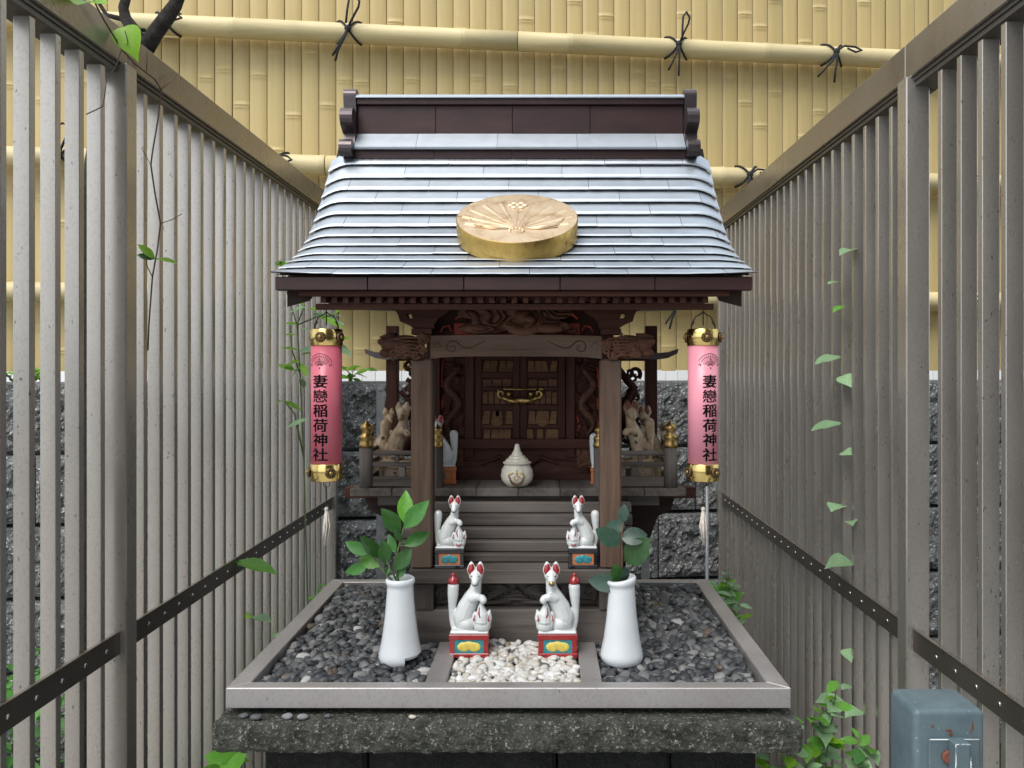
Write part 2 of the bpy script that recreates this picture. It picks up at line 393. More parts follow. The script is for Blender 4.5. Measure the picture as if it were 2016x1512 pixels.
def tag(o, label, cat, group=None):
    o['label'] = label; o['category'] = cat
    if group: o['group'] = group
    return o
def thing(name, label, cat, loc, group=None):
    o = bpy.data.objects.new(name, None); C.objects.link(o); o.location = loc; o.empty_display_size = .02
    return tag(o, label, cat, group)
def inst(name, me, parent, mat4, mats=None):
    o = bpy.data.objects.new(name, me); C.objects.link(o)
    if parent: o.parent = parent; o.matrix_basis = Matrix.Translation(-wloc(parent)) @ mat4
    else: o.matrix_basis = mat4
    return o
def box(name, mat, parent, x0, x1, y0, y1, z0, z1, c=.0012): return MB().box(x0, x1, y0, y1, z0, z1, c).build(name, mat, parent)

def relief(name, mat, parent, x0, x1, z0, z1, y, depth, seed, mask=None, freq=30, step=.0015, swirl=7.0):
    """a carved surface: flowing ridges from contour lines of a warped noise field, cut to an outline"""
    nx, nz = max(2, int((x1 - x0) / step)), max(2, int((z1 - z0) / step)); vs, ins = [], []
    for j in range(nz + 1):
        for i in range(nx + 1):
            x, z = x0 + (x1 - x0) * i / nx, z0 + (z1 - z0) * j / nz
            m_ = mask(x, z) if mask else 1.0; p = Vector((x * freq, z * freq * 1.5, seed * 5.3))
            wv = Vector((noise.noise(p * .6 + Vector((9, 0, 0))), noise.noise(p * .6 + Vector((0, 7, 0))), 0)) * 1.2
            n_ = noise.noise(p * .5 + wv)
            h = .45 * abs(math.sin(swirl * n_)) ** .8 + .55 * (.5 + .9 * noise.noise(p * .45))
            h = max(0, h) * min(1, max(0, m_) * 6)
            vs.append((x, y - depth * h, z)); ins.append(m_ > 0)
    w_ = nx + 1; fs = []
    for j in range(nz):
        for i in range(nx):
            q = (j * w_ + i, j * w_ + i + 1, (j + 1) * w_ + i + 1, (j + 1) * w_ + i)
            if all(ins[k] for k in q): fs.append(q)
    used = sorted({k for q in fs for k in q}); ix = {k: i for i, k in enumerate(used)}
    return MB().add([vs[k] for k in used], [[ix[k] for k in q] for q in fs], True).build(name, mat, parent)

# ================================================================== THE SETTING
g = MB().add([(-30, -30, 0), (30, -30, 0), (30, 30, 0), (-30, 30, 0)], [(0, 1, 2, 3)]).build('ground', M['soil'], None, 'structure')

# unseen, added: pale lane to bounce light, dark house to darken the right-hand fence
MB().add([(-9, -7, .004), (9, -7, .004), (9, 1.0, .004), (-9, 1.0, .004)], [(0, 1, 2, 3)]).build('added_pavement', M['paving'], None, 'structure')
hb = thing('house', 'unseen dark brown house with windows, added behind the camera to darken the right-hand fence', 'house', (4.6, -4.5, 0))
box('wall', M['cladding'], hb, .85, 8.5, -7.0, -2.2, 0, 7.5, .01)
box('roof', M['grout'], hb, .75, 8.7, -7.2, -2.0, 7.502, 7.75, .02)
for r_ in range(2):
    for c_ in range(4):
        xa = 1.5 + c_ * 1.75; za = 1.0 + r_ * 3.0
        wn = box('window', M['windowglass'], hb, xa, xa + 1.0, -2.2, -2.185, za, za + 1.3, 0)
        MB().box(xa - .05, xa - .002, -2.2, -2.165, za - .05, za + 1.35).box(xa + 1.002, xa + 1.05, -2.2, -2.165, za - .05, za + 1.35).box(xa - .0019, xa + 1.0019, -2.2, -2.165, za - .05, za - .002).box(xa - .0019, xa + 1.0019, -2.2, -2.165, za + 1.302, za + 1.35).build('window_frame', M['galv'], wn)

# the back wall line runs at a slight angle: y = y0 + K x
K = .1104
ang = math.atan(K); ux = Vector((math.cos(ang), math.sin(ang), 0)); un = Vector((-math.sin(ang), math.cos(ang), 0))
def wallpt(x, y0, z): return Vector((x, y0 + K * x, z))
def frame_at(y0): return Vector((0, y0, 0))

# ---- split-face stone wall
sw = thing('stone_wall', 'rough dark split-face stone block wall below the bamboo fence', 'wall', (0, 2.95, 0))
def block_mesh(seed, W, H, Dp):
    nx, nz = 34, 20; mb = MB(); r = random.Random(seed); vs = []
    for j in range(nz + 1):
        for i in range(nx + 1):
            x, z = W * i / nx, H * j / nz
            e = min(i, nx - i, 2) / 2 * min(j, nz - j, 2) / 2
            p = Vector((x * 22, z * 22, seed * 9.1))
            d = (.014 * noise.noise(p * .5) + .016 * noise.noise(p * 1.3)) + .011 * (1 if noise.noise(p * 2.6) > .1 else -1) * abs(noise.noise(p * 3.1))
            vs.append((x, -.014 * (.3 + .7 * e) - d * e, z))
    fs = [(j * (nx + 1) + i, j * (nx + 1) + i + 1, (j + 1) * (nx + 1) + i + 1, (j + 1) * (nx + 1) + i) for j in range(nz) for i in range(nx)]
    mb.add(vs, fs)
    b = len(vs); bv = [(0, Dp, 0), (W, Dp, 0), (W, Dp, H), (0, Dp, H)]; vs2 = bv; o = len(mb.v); mb.add(bv, [(0, 3, 2, 1)])
    row = lambda j: [j * (nx + 1) + i for i in range(nx + 1)]; col = lambda i: [j * (nx + 1) + i for j in range(nz + 1)]
    mb.f += [list(reversed(row(0))) + [o, o + 1], row(nz) + [o + 2, o + 3], col(0) + [o + 3, o], list(reversed(col(nx))) + [o + 1, o + 2]]; mb.sm += [False] * 4
    return mb.mesh('stone_block', M['rock'])
BW, BH = .392, .232
blocks = [block_mesh(i, BW - .006, BH, .14) for i in range(6)]
rotw = Matrix.Rotation(ang, 4, 'Z')
for cidx in range(6):
    ztop = HC - .070 - cidx * .247
    y0 = 2.86 - .026 * cidx
    for k in range(-7, 8):
        x = (k + (.5 if cidx % 2 else .12)) * .392 * math.cos(ang)
        p = wallpt(x, y0, max(.0, ztop - BH))
        inst('stone_block', rnd.choice(blocks), sw, Matrix.Translation(p) @ rotw)
mb = MB()
for (a, b_, y0, y1, z0, z1) in ((-2.7, 2.9, 2.91, 2.96, 0.0, HC - .085), (-2.7, 2.9, 2.865, 2.965, HC - .0695, HC - .062)):
    q = [wallpt(a, y0, z0), wallpt(b_, y0, z0), wallpt(b_, y1, z0), wallpt(a, y1, z0)]
    mb.add(q + [v + Vector((0, 0, z1 - z0)) for v in q], [(3, 2, 1, 0), (4, 5, 6, 7), (0, 1, 5, 4), (1, 2, 6, 5), (2, 3, 7, 6), (3, 0, 4, 7)])
mb.build('mortar_core', M['grout'], sw)

# ---- white tiled base wall that shows through the slit under the bamboo
tw = thing('tiled_wall', 'white tiled house wall seen through the slit below the bamboo fence', 'wall', (0, 5.8, 0))
mb = MB(); q = [wallpt(-5.5, 5.808, 0), wallpt(5.8, 5.808, 0), wallpt(5.8, 6.0, 0), wallpt(-5.5, 6.0, 0)]
mb.add(q + [v + Vector((0, 0, 2.3)) for v in q], [(3, 2, 1, 0), (4, 5, 6, 7), (0, 1, 5, 4), (1, 2, 6, 5), (2, 3, 7, 6), (3, 0, 4, 7)]).build('wall_core', M['grout'], tw)
tm = MB().box(0, .0935, -.006, .006, 0, .22, .0012).mesh('tile', M['tile'])
for k in range(-52, 54):
    for zz in (HC - .235, HC - .011):
        inst('tile', tm, tw, Matrix.Translation(wallpt(k * .0960 * math.cos(ang), 5.8, zz)) @ rotw)
# ---- bamboo screen fence
bf = thing('bamboo_fence', 'tall tan bamboo slat fence with horizontal poles tied with black rope', 'fence', (0, 3.04, HC - .024))
BP = .0645
def bslat(seed):
    r = random.Random(seed); Wd = BP - .0025; nx = 7; zt, zb = 1.63, 0.0
    zs = [(zb, 0), (zt, 0)]; z = r.uniform(.05, .4)
    while z < zt - .05:
        zs += [(z - .024, 0), (z + .018, 0), (z - .012, 0), (z - .0095, .0016), (z - .006, .0002), (z - .003, .0004), (z, .0026), (z + .004, .0024), (z + .006, 0)]; z += r.uniform(.36, .56)
    zs.sort(); vs = []
    for z, d in zs:
        for i in range(nx + 1):
            t = i / nx * 2 - 1; vs.append((t * Wd / 2, -.0048 * (1 - t * t) ** .55 - d * (1 - t ** 6) - .0005, z))
    fs = [(j * (nx + 1) + i, j * (nx + 1) + i + 1, (j + 1) * (nx + 1) + i + 1, (j + 1) * (nx + 1) + i) for j in range(len(zs) - 1) for i in range(nx)]
    mb = MB().add(vs, fs, True)
    return mb.mesh('bamboo_slat', M['bamboo'])
for k in range(-35, 37):
    x = k * BP * math.cos(ang)
    p = wallpt(x, 3.045 + rnd.uniform(-.0018, .0018), HC - .024 + rnd.uniform(-.002, .002))
    inst('bamboo_slat', bslat(100 + k), bf, Matrix.Translation(p) @ rotw @ Matrix.Rotation(rnd.uniform(-.02, .02), 4, 'Z'))
mb = MB(); q = [wallpt(-2.7, 3.052, HC - .02), wallpt(2.9, 3.052, HC - .02), wallpt(2.9, 3.075, HC - .02), wallpt(-2.7, 3.075, HC - .02)]
mb.add(q + [v + Vector((0, 0, 1.62)) for v in q], [(3, 2, 1, 0), (4, 5, 6, 7), (0, 1, 5, 4), (1, 2, 6, 5), (2, 3, 7, 6), (3, 0, 4, 7)]).build('backing_board', M['bamboo'], bf)
PR = .037
def pole(xa, xb, z, nodes, taper=0):
    a, b = wallpt(xa, 2.985, z), wallpt(xb, 2.985, z); L = (b - a).length; d = (b - a) / L
    st = [(0, 1), (L, 1)]
    for nx in nodes:
        s_ = (wallpt(nx, 2.985, z) - a).length
        st += [(s_ - .012, 1), (s_ - .007, 1.05), (s_ - .001, .985), (s_ + .004, 1.07), (s_ + .010, 1)]
    st.sort(); pts = [a + d * s_ for s_, _ in st]; rr = [PR * q for _, q in st]
    return MB().tube(pts, rr, 20).build('bamboo_pole', M['pole'], bf)
def xw(px, y0=2.985):       # pixel column -> x on the wall line
    u = (px - VX) / F; return u * y0 / (1 - K * u)
zp1, zp2, zp3 = HC + 1.262, HC + .757, HC + .265
xs = xw(1018)
pole(-2.4, xs - .0015, zp1, [xw(150), xw(460), xw(912)]); pole(xs + .0015, 2.7, zp1, [xw(1122), xw(1505), xw(1890)])
pole(-2.4, xw(640), zp2, [xw(60), xw(350), xw(636)]); pole(xw(643), 2.7, zp2, [xw(1100), xw(1420), xw(1800)])
pole(-2.4, xw(1150), zp3, [xw(30), xw(420), xw(800)]); pole(xw(1153), 2.7, zp3, [xw(1250), xw(1600), xw(1900)])
def tie(px, z, seed, loop=True):
    r = random.Random(seed); x = xw(px); mb = MB()
    o = wallpt(x, 2.985, z)
    def L(sx, sy, sz): return o + ux * sx + un * sy + Vector((0, 0, sz))
    q = PR + .005
    for sg in (1, -1):
        pts = []
        for i in range(15):
            a = PI * (i / 14) - PI / 2
            pts.append(L(sg * (-.045 + .09 * i / 14), -q * math.cos(a), q * math.sin(a)))
        mb.tube(pts, .0042, 6)
    mb.ball(L(0, -q - .006, 0), (.013, .009, .013), 8, 6)
    lp = [(0, 0), (.022, .04), (.045, .075), (.05, .1), (.03, .115), (.010, .1), (.004, .055), (0, 0)] if loop else [(0, 0), (.03, .02), (.075, .015), (.1, .0), (.07, -.012), (.03, 0)]
    sx = r.uniform(.6, 1.0); mb.tube([L(p[0] * sx, -q - .008 - .006 * i, p[1] * r.uniform(.92, 1)) for i, p in enumerate(lp)], .0042, 6)
    for k in range(2):
        e = -.02 - .022 * k + r.uniform(-.02, .02)
        mb.tube([L(0, -q - .008, 0), L(e * .4, -q - .014, -.045), L(e, -q - .008, -.085), L(e * 1.3, -q - .004, -.125 + .02 * k)], .0042, 6)
    mb.build('rope_tie', M['rope'], bf)
for px, z, lo in ((332, zp1, False), (688, zp1, True), (1330, zp1, True), (1636, zp1, False), (130, zp2, True), (545, zp2, False), (1468, zp2, False), (1890, zp2, False), (672, zp3, False), (1330, zp3, False), (1880, zp3, False)):
    tie(px, z, int(px), lo)

# ---- louvred metal fences on both sides
def louvre_fence(side):
    s = -1 if side == 'left' else 1
    xi = .750 if s < 0 else .679
    wsl, tsl, pitch = (.0245 if s < 0 else .0268), .013, .06
    ztop, zrb = (HC + .593, HC + .531) if s < 0 else (HC + .590, HC + .523)
    zbt, zbb = (HC - .470, HC - .510) if s < 0 else (HC - .480, HC - .520)
    ypost = 1.342 if s < 0 else 1.386
    yend = 2.70 if s < 0 else 2.86
    root = thing('slatted_metal_fence', ('pale taupe upright-slat metal fence carrying the thin vine with lime leaf' if s < 0 else 'darker taupe upright-slat metal fence beside the blue-grey metal post'), 'fence', (s * xi, 1.8, 0), 'slatted metal fences')
    sm = MB().box(0, wsl, 0, tsl, 0, zrb - .02 - .02, .0009).mesh('slat', M['fence'])
    ys = []; y = ypost - pitch * 9.5 + (.028 if s < 0 else -.028)
    k = 0
    yy = ypost - .048 if s < 0 else ypost - .09
    while yy > .78: ys.append(yy); yy -= pitch
    yy = ypost + .092 if s < 0 else ypost + .095
    while yy < yend - .03: ys.append(yy); yy += pitch
    for y in sorted(ys):
        x = -xi - wsl if s < 0 else xi
        inst('slat', sm, root, Matrix.Translation((x, y, .02)) @ Matrix.Rotation(rnd.uniform(-.012, .012), 4, 'Z'))
    for yp, w_ in ((ypost, .040), (yend, .04)):
        x0, x1 = (-xi - .026, -xi + .017) if s < 0 else (xi - .017, xi + .026)
        box('post', M['fence'], root, x0, x1, yp, yp + w_ - .004, 0, zrb + .0015, .002)
    x0, x1 = (-xi - .055, -xi + .010) if s < 0 else (xi - .010, xi + .055)
    # rail in two lengths, butted above the post
    for a, b in ((.72, ypost + .0185), (ypost + .0195, yend + .04)):
        top = box('top_rail', M['rail'], root, x0, x1, a, b, zrb, ztop, .002)
        xa, xb = (x0 + .004, x1 - .006) if s < 0 else (x0 + .006, x1 - .004)
        MB().box(xa, xb, a + .001, b - .001, zrb - .007, zrb - .0005).box(xa + .003, xb - .003, a + .001, b - .001, zrb - .016, zrb - .0075).build('rail_lip', M['lip'], top)
    xb0, xb1 = (-xi + .001, -xi + .006) if s < 0 else (xi - .006, xi - .001)
    scr = MB().ball((0, 0, 0), (.0022, .0042, .0042), 8, 6).mesh('screw', M['screw'])
    for a, b in ((.72, ypost - .001 if s < 0 else ypost - .002), (ypost + .039, yend)):
        bar = box('belt_bar', M['belt'], root, xb0, xb1, a, b, zbb, zbt, .0008)
        # thin bright top flange
        MB().box(xb0 - (0 if s < 0 else .0012), xb1 + (0 if s > 0 else .0012), a, b, zbt + .0002, zbt + .0018).build('flange', M['rail'], bar)
        for y in sorted(ys):
            if a < y < b:
                inst('screw', scr, bar, Matrix.Translation((-xi + .0062 if s < 0 else xi - .0062, y + tsl / 2, (zbt + zbb) / 2)))
    return root
louvre_fence('left'); louvre_fence('right')

# ================================================================== STONE TABLE AND TRAY
XC = -.0445
XT = -.0495
ZSL = HC - .507
sp = thing('stone_table', 'mossy dark stone slab on a stone pedestal carrying the gravel tray', 'table', (XT, 1.38, 0))
def slabmesh():
    bm = bmesh.new(); bmesh.ops.create_cube(bm, size=1)
    for v in bm.verts: v.co = Vector((-.4685 if v.co.x < 0 else .369, 1.075 if v.co.y < 0 else 1.70, ZSL - .0435 if v.co.z < 0 else ZSL))
    bmesh.ops.bevel(bm, geom=list(bm.edges), offset=.008, segments=2, affect='EDGES', profile=.5)
    bmesh.ops.subdivide_edges(bm, edges=[e for e in bm.edges if e.calc_length() > .2], cuts=90, use_grid_fill=True)
    bmesh.ops.subdivide_edges(bm, edges=[e for e in bm.edges if .02 < e.calc_length() < .04], cuts=5, use_grid_fill=True)
    bm.normal_update()
    for v in bm.verts:
        p = v.co
        if abs(p.z - ZSL) < 1e-5 and p.y > 1.09: continue
        d = .0016 * noise.noise(p * 40) + .0024 * noise.noise(p * 150) + .002 * noise.noise(p * 300)
        v.co = p + v.normal * d
    me = bpy.data.meshes.new('slab'); bm.to_mesh(me); bm.free(); me.materials.append(M['slab'])
    o = bpy.data.objects.new('slab', me); C.objects.link(o); o.parent = sp; o.matrix_basis = Matrix.Translation(-sp.location); return o
slabmesh()
for i, (a, b) in enumerate(((-.413, -.262), (-.259, .02), (.023, .19), (.193, .319))):
    box('pedestal_block', M['pedestal'], sp, a, b, 1.13 + .002 * i, 1.64, 0, ZSL - .0425, .006)

tr = thing('gravel_tray', 'shallow taupe tray with mitred rim holding dark and white gravel', 'tray', (XT, 1.38, ZSL))
ZR = HC - .467; ZB = HC - .4965
x0, x1, y0, y1 = -.458, .359, 1.10, 1.659
def rim(pts, name='rim_board'):
    q = [Vector((p[0], p[1], ZB)) for p in pts] + [Vector((p[0], p[1], ZR)) for p in pts]
    bm = bmesh.new(); vv = [bm.verts.new(p) for p in q]
    for f in [(3, 2, 1, 0), (4, 5, 6, 7), (0, 1, 5, 4), (1, 2, 6, 5), (2, 3, 7, 6), (3, 0, 4, 7)]: bm.faces.new([vv[i] for i in f])
    bmesh.ops.bevel(bm, geom=list(bm.edges), offset=.0012, segments=1, affect='EDGES'); bm.verts.ensure_lookup_table()
    mb = MB().add([v.co.copy() for v in bm.verts], [[v.index for v in f.verts] for f in bm.faces]); bm.free()
    return mb.build(name, M['tray'], tr)
e = .0004; fw = .022; swd = .030
rim([(x0, y0), (x1, y0), (x1 - swd, y0 + fw), (x0 + swd, y0 + fw)])
rim([(x0 + swd, y1 - fw), (x1 - swd, y1 - fw), (x1, y1), (x0, y1)])
rim([(x0, y0 + e), (x0 + swd - e, y0 + fw + e), (x0 + swd - e, y1 - fw - e), (x0, y1 - e)])
rim([(x1, y0 + e), (x1, y1 - e), (x1 - swd + e, y1 - fw - e), (x1 - swd + e, y0 + fw + e)])
box('tray_floor', M['tray'], tr, x0 + swd, x1 - swd, y0 + fw, y1 - fw, ZB + .0005, ZB + .005, 0)
for xx in (-.40, -.05, .30):
    box('foot_batten', M['pedestal'], tr, xx - .03, xx + .03, 1.12, 1.63, ZSL - .0005, ZB + .0002, 0)
ZG = HC - .4735
for pxl, pxr in ((836, 877), (1146, 1186)):
    a, b = PX(pxl, 1.125), PX(pxr, 1.125)
    box('divider_board', M['tray'], tr, a, b, 1.1225, 1.292, ZB + .004, ZG + .0035, .001)
DL0, DL1 = PX(836, 1.125), PX(877, 1.125); DR0, DR1 = PX(1146, 1.125), PX(1186, 1.125)

# ---- gravel (tens of thousands of faces, one object each)
def pebbles(name, mat, label, area, exclude, cell, size, zbase, layers, seed, hmap=None):
    rs = np.random.RandomState(seed)
    nu, nv = 10, 7; sv = [(0, 0, -1)]
    for j in range(1, nv):
        a = -PI / 2 + PI * j / nv
        for i in range(nu):
            b = 2 * PI * i / nu; sv.append((math.cos(a) * math.cos(b), math.cos(a) * math.sin(b), math.sin(a)))
    sv.append((0, 0, 1)); sv = np.array(sv); fs = []
    for i in range(nu): fs.append((0, 1 + (i + 1) % nu, 1 + i, 1 + i))
    T = len(sv) - 1
    tri = [(0, 1 + (i + 1) % nu, 1 + i) for i in range(nu)] + [(1 + (nv - 2) * nu + i, 1 + (nv - 2) * nu + (i + 1) % nu, T) for i in range(nu)]
    quad = [(1 + j * nu + i, 1 + j * nu + (i + 1) % nu, 1 + (j + 1) * nu + (i + 1) % nu, 1 + (j + 1) * nu + i) for j in range(nv - 2) for i in range(nu)]
    V, Fl, n = [], [], 0
    ax0, ax1, ay0, ay1 = area
    for L in range(layers):
        yy = ay0 + rs.rand() * cell * .5
        while yy < ay1:
            xx = ax0 + rs.rand() * cell
            while xx < ax1:
                x = xx + rs.uniform(-.42, .42) * cell; y = yy + rs.uniform(-.42, .42) * cell
                xx += cell * rs.uniform(.85, 1.2)
                x = min(max(x, ax0 + .002), ax1 - .002); y = min(max(y, ay0 + .001), ay1 - .001)
                if any(e0 < x < e1 and f0 < y < f1 for e0, e1, f0, f1 in exclude): continue
                k = size * rs.uniform(.62, 1.25); r3 = np.array([k, k * rs.uniform(.6, .85), k * rs.uniform(.38, .62)])
                p = sv * r3; p = np.sign(p) * np.abs(p / r3) ** rs.uniform(.8, 1.0) * r3
                lump = 1 + .12 * np.sin(sv @ rs.uniform(-3, 3, 3) * 2 + rs.rand() * 6)
                p = p * lump[:, None]
                a = rs.rand() * 2 * PI; tx, ty = rs.normal(0, .32, 2)
                Rz = np.array([[math.cos(a), -math.sin(a), 0], [math.sin(a), math.cos(a), 0], [0, 0, 1]])
                Rx = np.array([[1, 0, 0], [0, math.cos(tx), -math.sin(tx)], [0, math.sin(tx), math.cos(tx)]])
                Ry = np.array([[math.cos(ty), 0, math.sin(ty)], [0, 1, 0], [-math.sin(ty), 0, math.cos(ty)]])
                z = zbase + L * size * .42 + rs.uniform(-.0015, .0025) + (hmap(x, y) if hmap else 0)
                V.append(p @ (Rz @ Rx @ Ry).T + np.array([x, y, z]))
                Fl += [tuple(i + n for i in q) for q in tri] + [tuple(i + n for i in q) for q in quad]; n += len(sv)
            yy += cell * .8
    me = bpy.data.meshes.new(name); me.from_pydata(np.concatenate(V).tolist(), [], Fl)
    me.polygons.foreach_set('use_smooth', [True] * len(me.polygons)); me.materials.append(mat)
    o = bpy.data.objects.new(name, me); C.objects.link(o); o['kind'] = 'stuff'; o['label'] = label; o['category'] = 'gravel'; return o
shr = (XC - .17, XC + .17, 1.304, 1.62)
bump_h = lambda x, y: .004 * noise.noise(Vector((x * 18, y * 18, 3))) + .005 * max(0, (y - 1.2) / .4)
pebbles('dark_gravel', M['pebdark'], 'dark grey rounded river pebbles filling the tray on both sides', (x0 + swd + .006, x1 - swd - .006, y0 + fw + .005, y1 - fw - .006),
        [shr, (DL0 - .004, DR1 + .004, 1.0, 1.30), (PX(705, 1.3), PX(700, 1.3), 0, 0)], .0148, .0104, ZB + .0125, 2, 5, bump_h)
pebbles('white_gravel', M['pebwhite'], 'cream white pebbles between the two divider boards', (DL1 + .004, DR0 - .004, 1.127, 1.297), [], .0125, .0085, ZB + .013, 2, 9,
        lambda x, y: .010 * max(0, (y - 1.21) / .09))
# loose pebbles lying on the slab edge
pm = {}
for i, (px, D, sx, nm) in enumerate(((480, 1.094, .0075, 'flat grey'), (504, 1.088, .009, 'flat dark grey'), (566, 1.091, .0085, 'round pale grey'), (596, 1.089, .0085, 'pointed pale grey'), (645, 1.094, .006, 'small dark'), (812, 1.092, .006, 'tiny cream'))):
    z = ZSL + sx * .42; mb = MB().ball((PX(px, D), D, z), (sx, sx * .7, sx * .45), 12, 8)
    for v in mb.v: v += Vector((1, 1, 1)) * .0008 * noise.noise(v * 150)
    o = mb.build('pebble', [M['pebdark'], M['pebdark'], M['grout'], M['grout'], M['pebdark'], M['pebwhite']][i])
    tag(o, nm + ' loose pebble on the slab edge in front of the tray', 'pebble', 'loose pebbles on the slab')

# ================================================================== THE SHRINE
sh = thing('shrine', 'small dark timber shrine with curved grey copper roof and gold crest disc', 'shrine', (XC, 1.45, ZB + .005))
ZB0 = ZB + .0055
zb = lambda py, D: PZ(py, D)
def S(x): return XC + x
# -- base
box('sill_beam', M['lwx'], sh, S(-.172), S(.172), 1.303, 1.335, ZB0, zb(1201, 1.303), .002)
for s in (-1, 1):
    box('sill_beam', M['lwy'], sh, S(s * .140), S(s * .171), 1.3355, 1.62, ZB0, zb(1201, 1.303) - .001, .002)
    a, b = S(s * .1415), S(s * .176)
    box('base_post', M['lwz'], sh, a, b, 1.301, 1.335, zb(1201, 1.303) + .0005, zb(1150, 1.30) - .0003, .001)
zc0, zc1 = zb(1200, 1.303), zb(1151, 1.30)
cp = box('base_panel', M['lwx'], sh, S(-.1412), S(.1412), 1.326, 1.335, zc0 + .0005, zc1 - .0004, .0005)
mb = MB(); rr = random.Random(3)
for s in (-1, 1):           # carved waves and leaves
    for k in range(4):
        cx = s * (.03 + .032 * k); mb.curl((S(cx), 1.325, zc0 + .016 + .006 * (k % 2)), .014, 1.25, rr.uniform(0, 6), s, .0035)
    for k in range(5):
        t = k / 4; mb.tube([(S(s * .012), 1.322, zc0 + .030), (S(s * (.03 + .02 * t)), 1.319, zc0 + .036 - .022 * t), (S(s * (.052 + .006 * t)), 1.323, zc0 + .033 - .026 * t)], [.0015, .0042, .001], 6)
    mb.tube([(S(s * .138), 1.324, zc0 + .006), (S(s * .10), 1.321, zc0 + .010), (S(s * .06), 1.322, zc0 + .005), (S(s * .01), 1.322, zc0 + .009)], .004, 6)
for k in range(4): mb.tube([(S(-.03 + .01 * k), 1.322, zc0 + .01 + .006 * k), (S(0), 1.318, zc0 + .014 + .007 * k), (S(.03 - .01 * k), 1.322, zc0 + .01 + .006 * k)], .003, 6)
mb.build('wave_carving', M['lwx'], cp)
box('step_beam', M['lwx'], sh, S(-.181), S(.181), 1.285, 1.345, zb(1150, 1.285), zb(1122, 1.285), .0018)
ZST = zb(1122, 1.285)
# -- steps
steps = [(1.330, 1092), (1.345, 1066), (1.360, 1040), (1.375, 1014), (1.390, 989)]
zprev = ZST
for i, (D, py) in enumerate(steps):
    z = zb(py, D); box('step', M['lwx'], sh, S(-.207), S(.207), D, D + .045, zprev + .0006 if i else ZST + .0006, z, .0022); zprev = z
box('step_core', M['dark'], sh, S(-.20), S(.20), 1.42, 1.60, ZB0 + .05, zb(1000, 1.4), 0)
# -- veranda
ZV = zb(962, 1.395); ZVb = ZV - .0145
for k in range(-4, 4):
    box('floor_board', M['lwy'], sh, S(k * .0771 + .0004), S((k + 1) * .0771 - .0004), 1.395 + rnd.uniform(0, .001), 1.685, ZVb, ZV, .0012)
box('floor_joist', M['lwx'], sh, S(-.262), S(.262), 1.418, 1.438, ZVb - .0205, ZVb - .0005, .001)
box('floor_joist', M['uwx'], sh, S(-.345), S(.345), 1.50, 1.522, ZVb - .0215, ZVb - .0006, .001)
box('floor_joist', M['uwx'], sh, S(-.30), S(.30), 1.60, 1.622, ZVb - .0205, ZVb - .0005, .001)
for s in (-1, 1):           # curved brackets below the veranda
    o = [(S(s * .205), ZVb - .022), (S(s * .305), ZVb - .022), (S(s * .298), ZVb - .045), (S(s * .272), ZVb - .058), (S(s * .262), ZVb - .085), (S(s * .25), ZVb - .12), (S(s * .232), ZVb - .15), (S(s * .222), ZVb - .13), (S(s * .214), ZVb - .09), (S(s * .205), ZVb - .07)]
    MB().prism(o, 'y', 1.503, 1.520).build('veranda_bracket', M['dark'], sh)
    box('under_post', M['dark'], sh, S(s * .175), S(s * .204), 1.50, 1.53, ZB0, ZVb - .0225, .001)
    # -- railing
    yr = 1.41
    for hx, big in ((.2815, 1), (.150, 0)):
        r = .0127 if big else .011; x = S(s * hx)
        po = MB().lathe([(r, ZV + .0003), (r, ZV + .074)], x, yr, 0, 8 if not big else 16, smooth=big == 1).build('railing_post', M['lwz'], sh)
        z = ZV + .0743; k = r / .0127
        pf = [(.0133, 0), (.0133, .006), (.0118, .009), (.0118, .016), (.0128, .018), (.0128, .021), (.008, .024), (.0075, .028), (.0108, .033), (.0115, .037), (.0085, .042), (.0035, .045), (.0008, .050)]
        MB().lathe([(a * k, z + b * k) for a, b in pf], x, yr, 0, 18).build('finial', M['oldbrass'], po)
    xa, xb = S(s * .161), S(s * .269)
    for zc, h, dd in ((ZV + .0635, .0045, 0), (ZV + .043, .0042, 1), (ZV + .011, .009, 1)):
        if not dd: MB().tube([(xa, yr, zc), (xb, yr, zc)], .0048, 10).build('rail_bar', M['lwx'], sh)
        else: box('rail_bar', M['lwx'], sh, min(xa, xb), max(xa, xb), yr - .005, yr + .005, zc - h, zc + h, .0008)
        if not dd: MB().tube([(S(s * .2815), yr + .0125, zc + .001), (S(s * .2815), 1.66, zc + .001)], .0045, 8).build('rail_bar', M['lwy'], sh)
        else: box('rail_bar', M['lwy'], sh, S(s * .2815) - .0045, S(s * .2815) + .0045, yr + .0125, 1.66, zc - h + .0005, zc + h, .0008)
    for hx in (.215,):
        box('baluster', M['lwz'], sh, S(s * hx) - .006, S(s * hx) + .006, yr - .004, yr + .004, ZV + .0203, ZV + .0385, .0005)
        box('baluster', M['lwz'], sh, S(s * (hx + .01)) - .004, S(s * (hx + .01)) + .004, yr - .004, yr + .004, ZV + .0475, ZV + .0585, .0005)

# -- main body (cella)
YB = 1.50
zBt = HC + .10
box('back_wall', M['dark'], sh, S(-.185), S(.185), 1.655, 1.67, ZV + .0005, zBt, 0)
for s in (-1, 1):
    box('body_post', M['uwz'], sh, S(s * .158), S(s * .184), YB, YB + .026, ZV + .0005, zBt, .001)
    box('side_wall', M['uwy'], sh, S(s * .168), S(s * .176), YB + .0265, 1.654, ZV + .0005, zBt, 0)
    box('body_post', M['uwz'], sh, S(s * .091), S(s * .108), YB + .002, YB + .02, ZV + .044, zBt, .001)
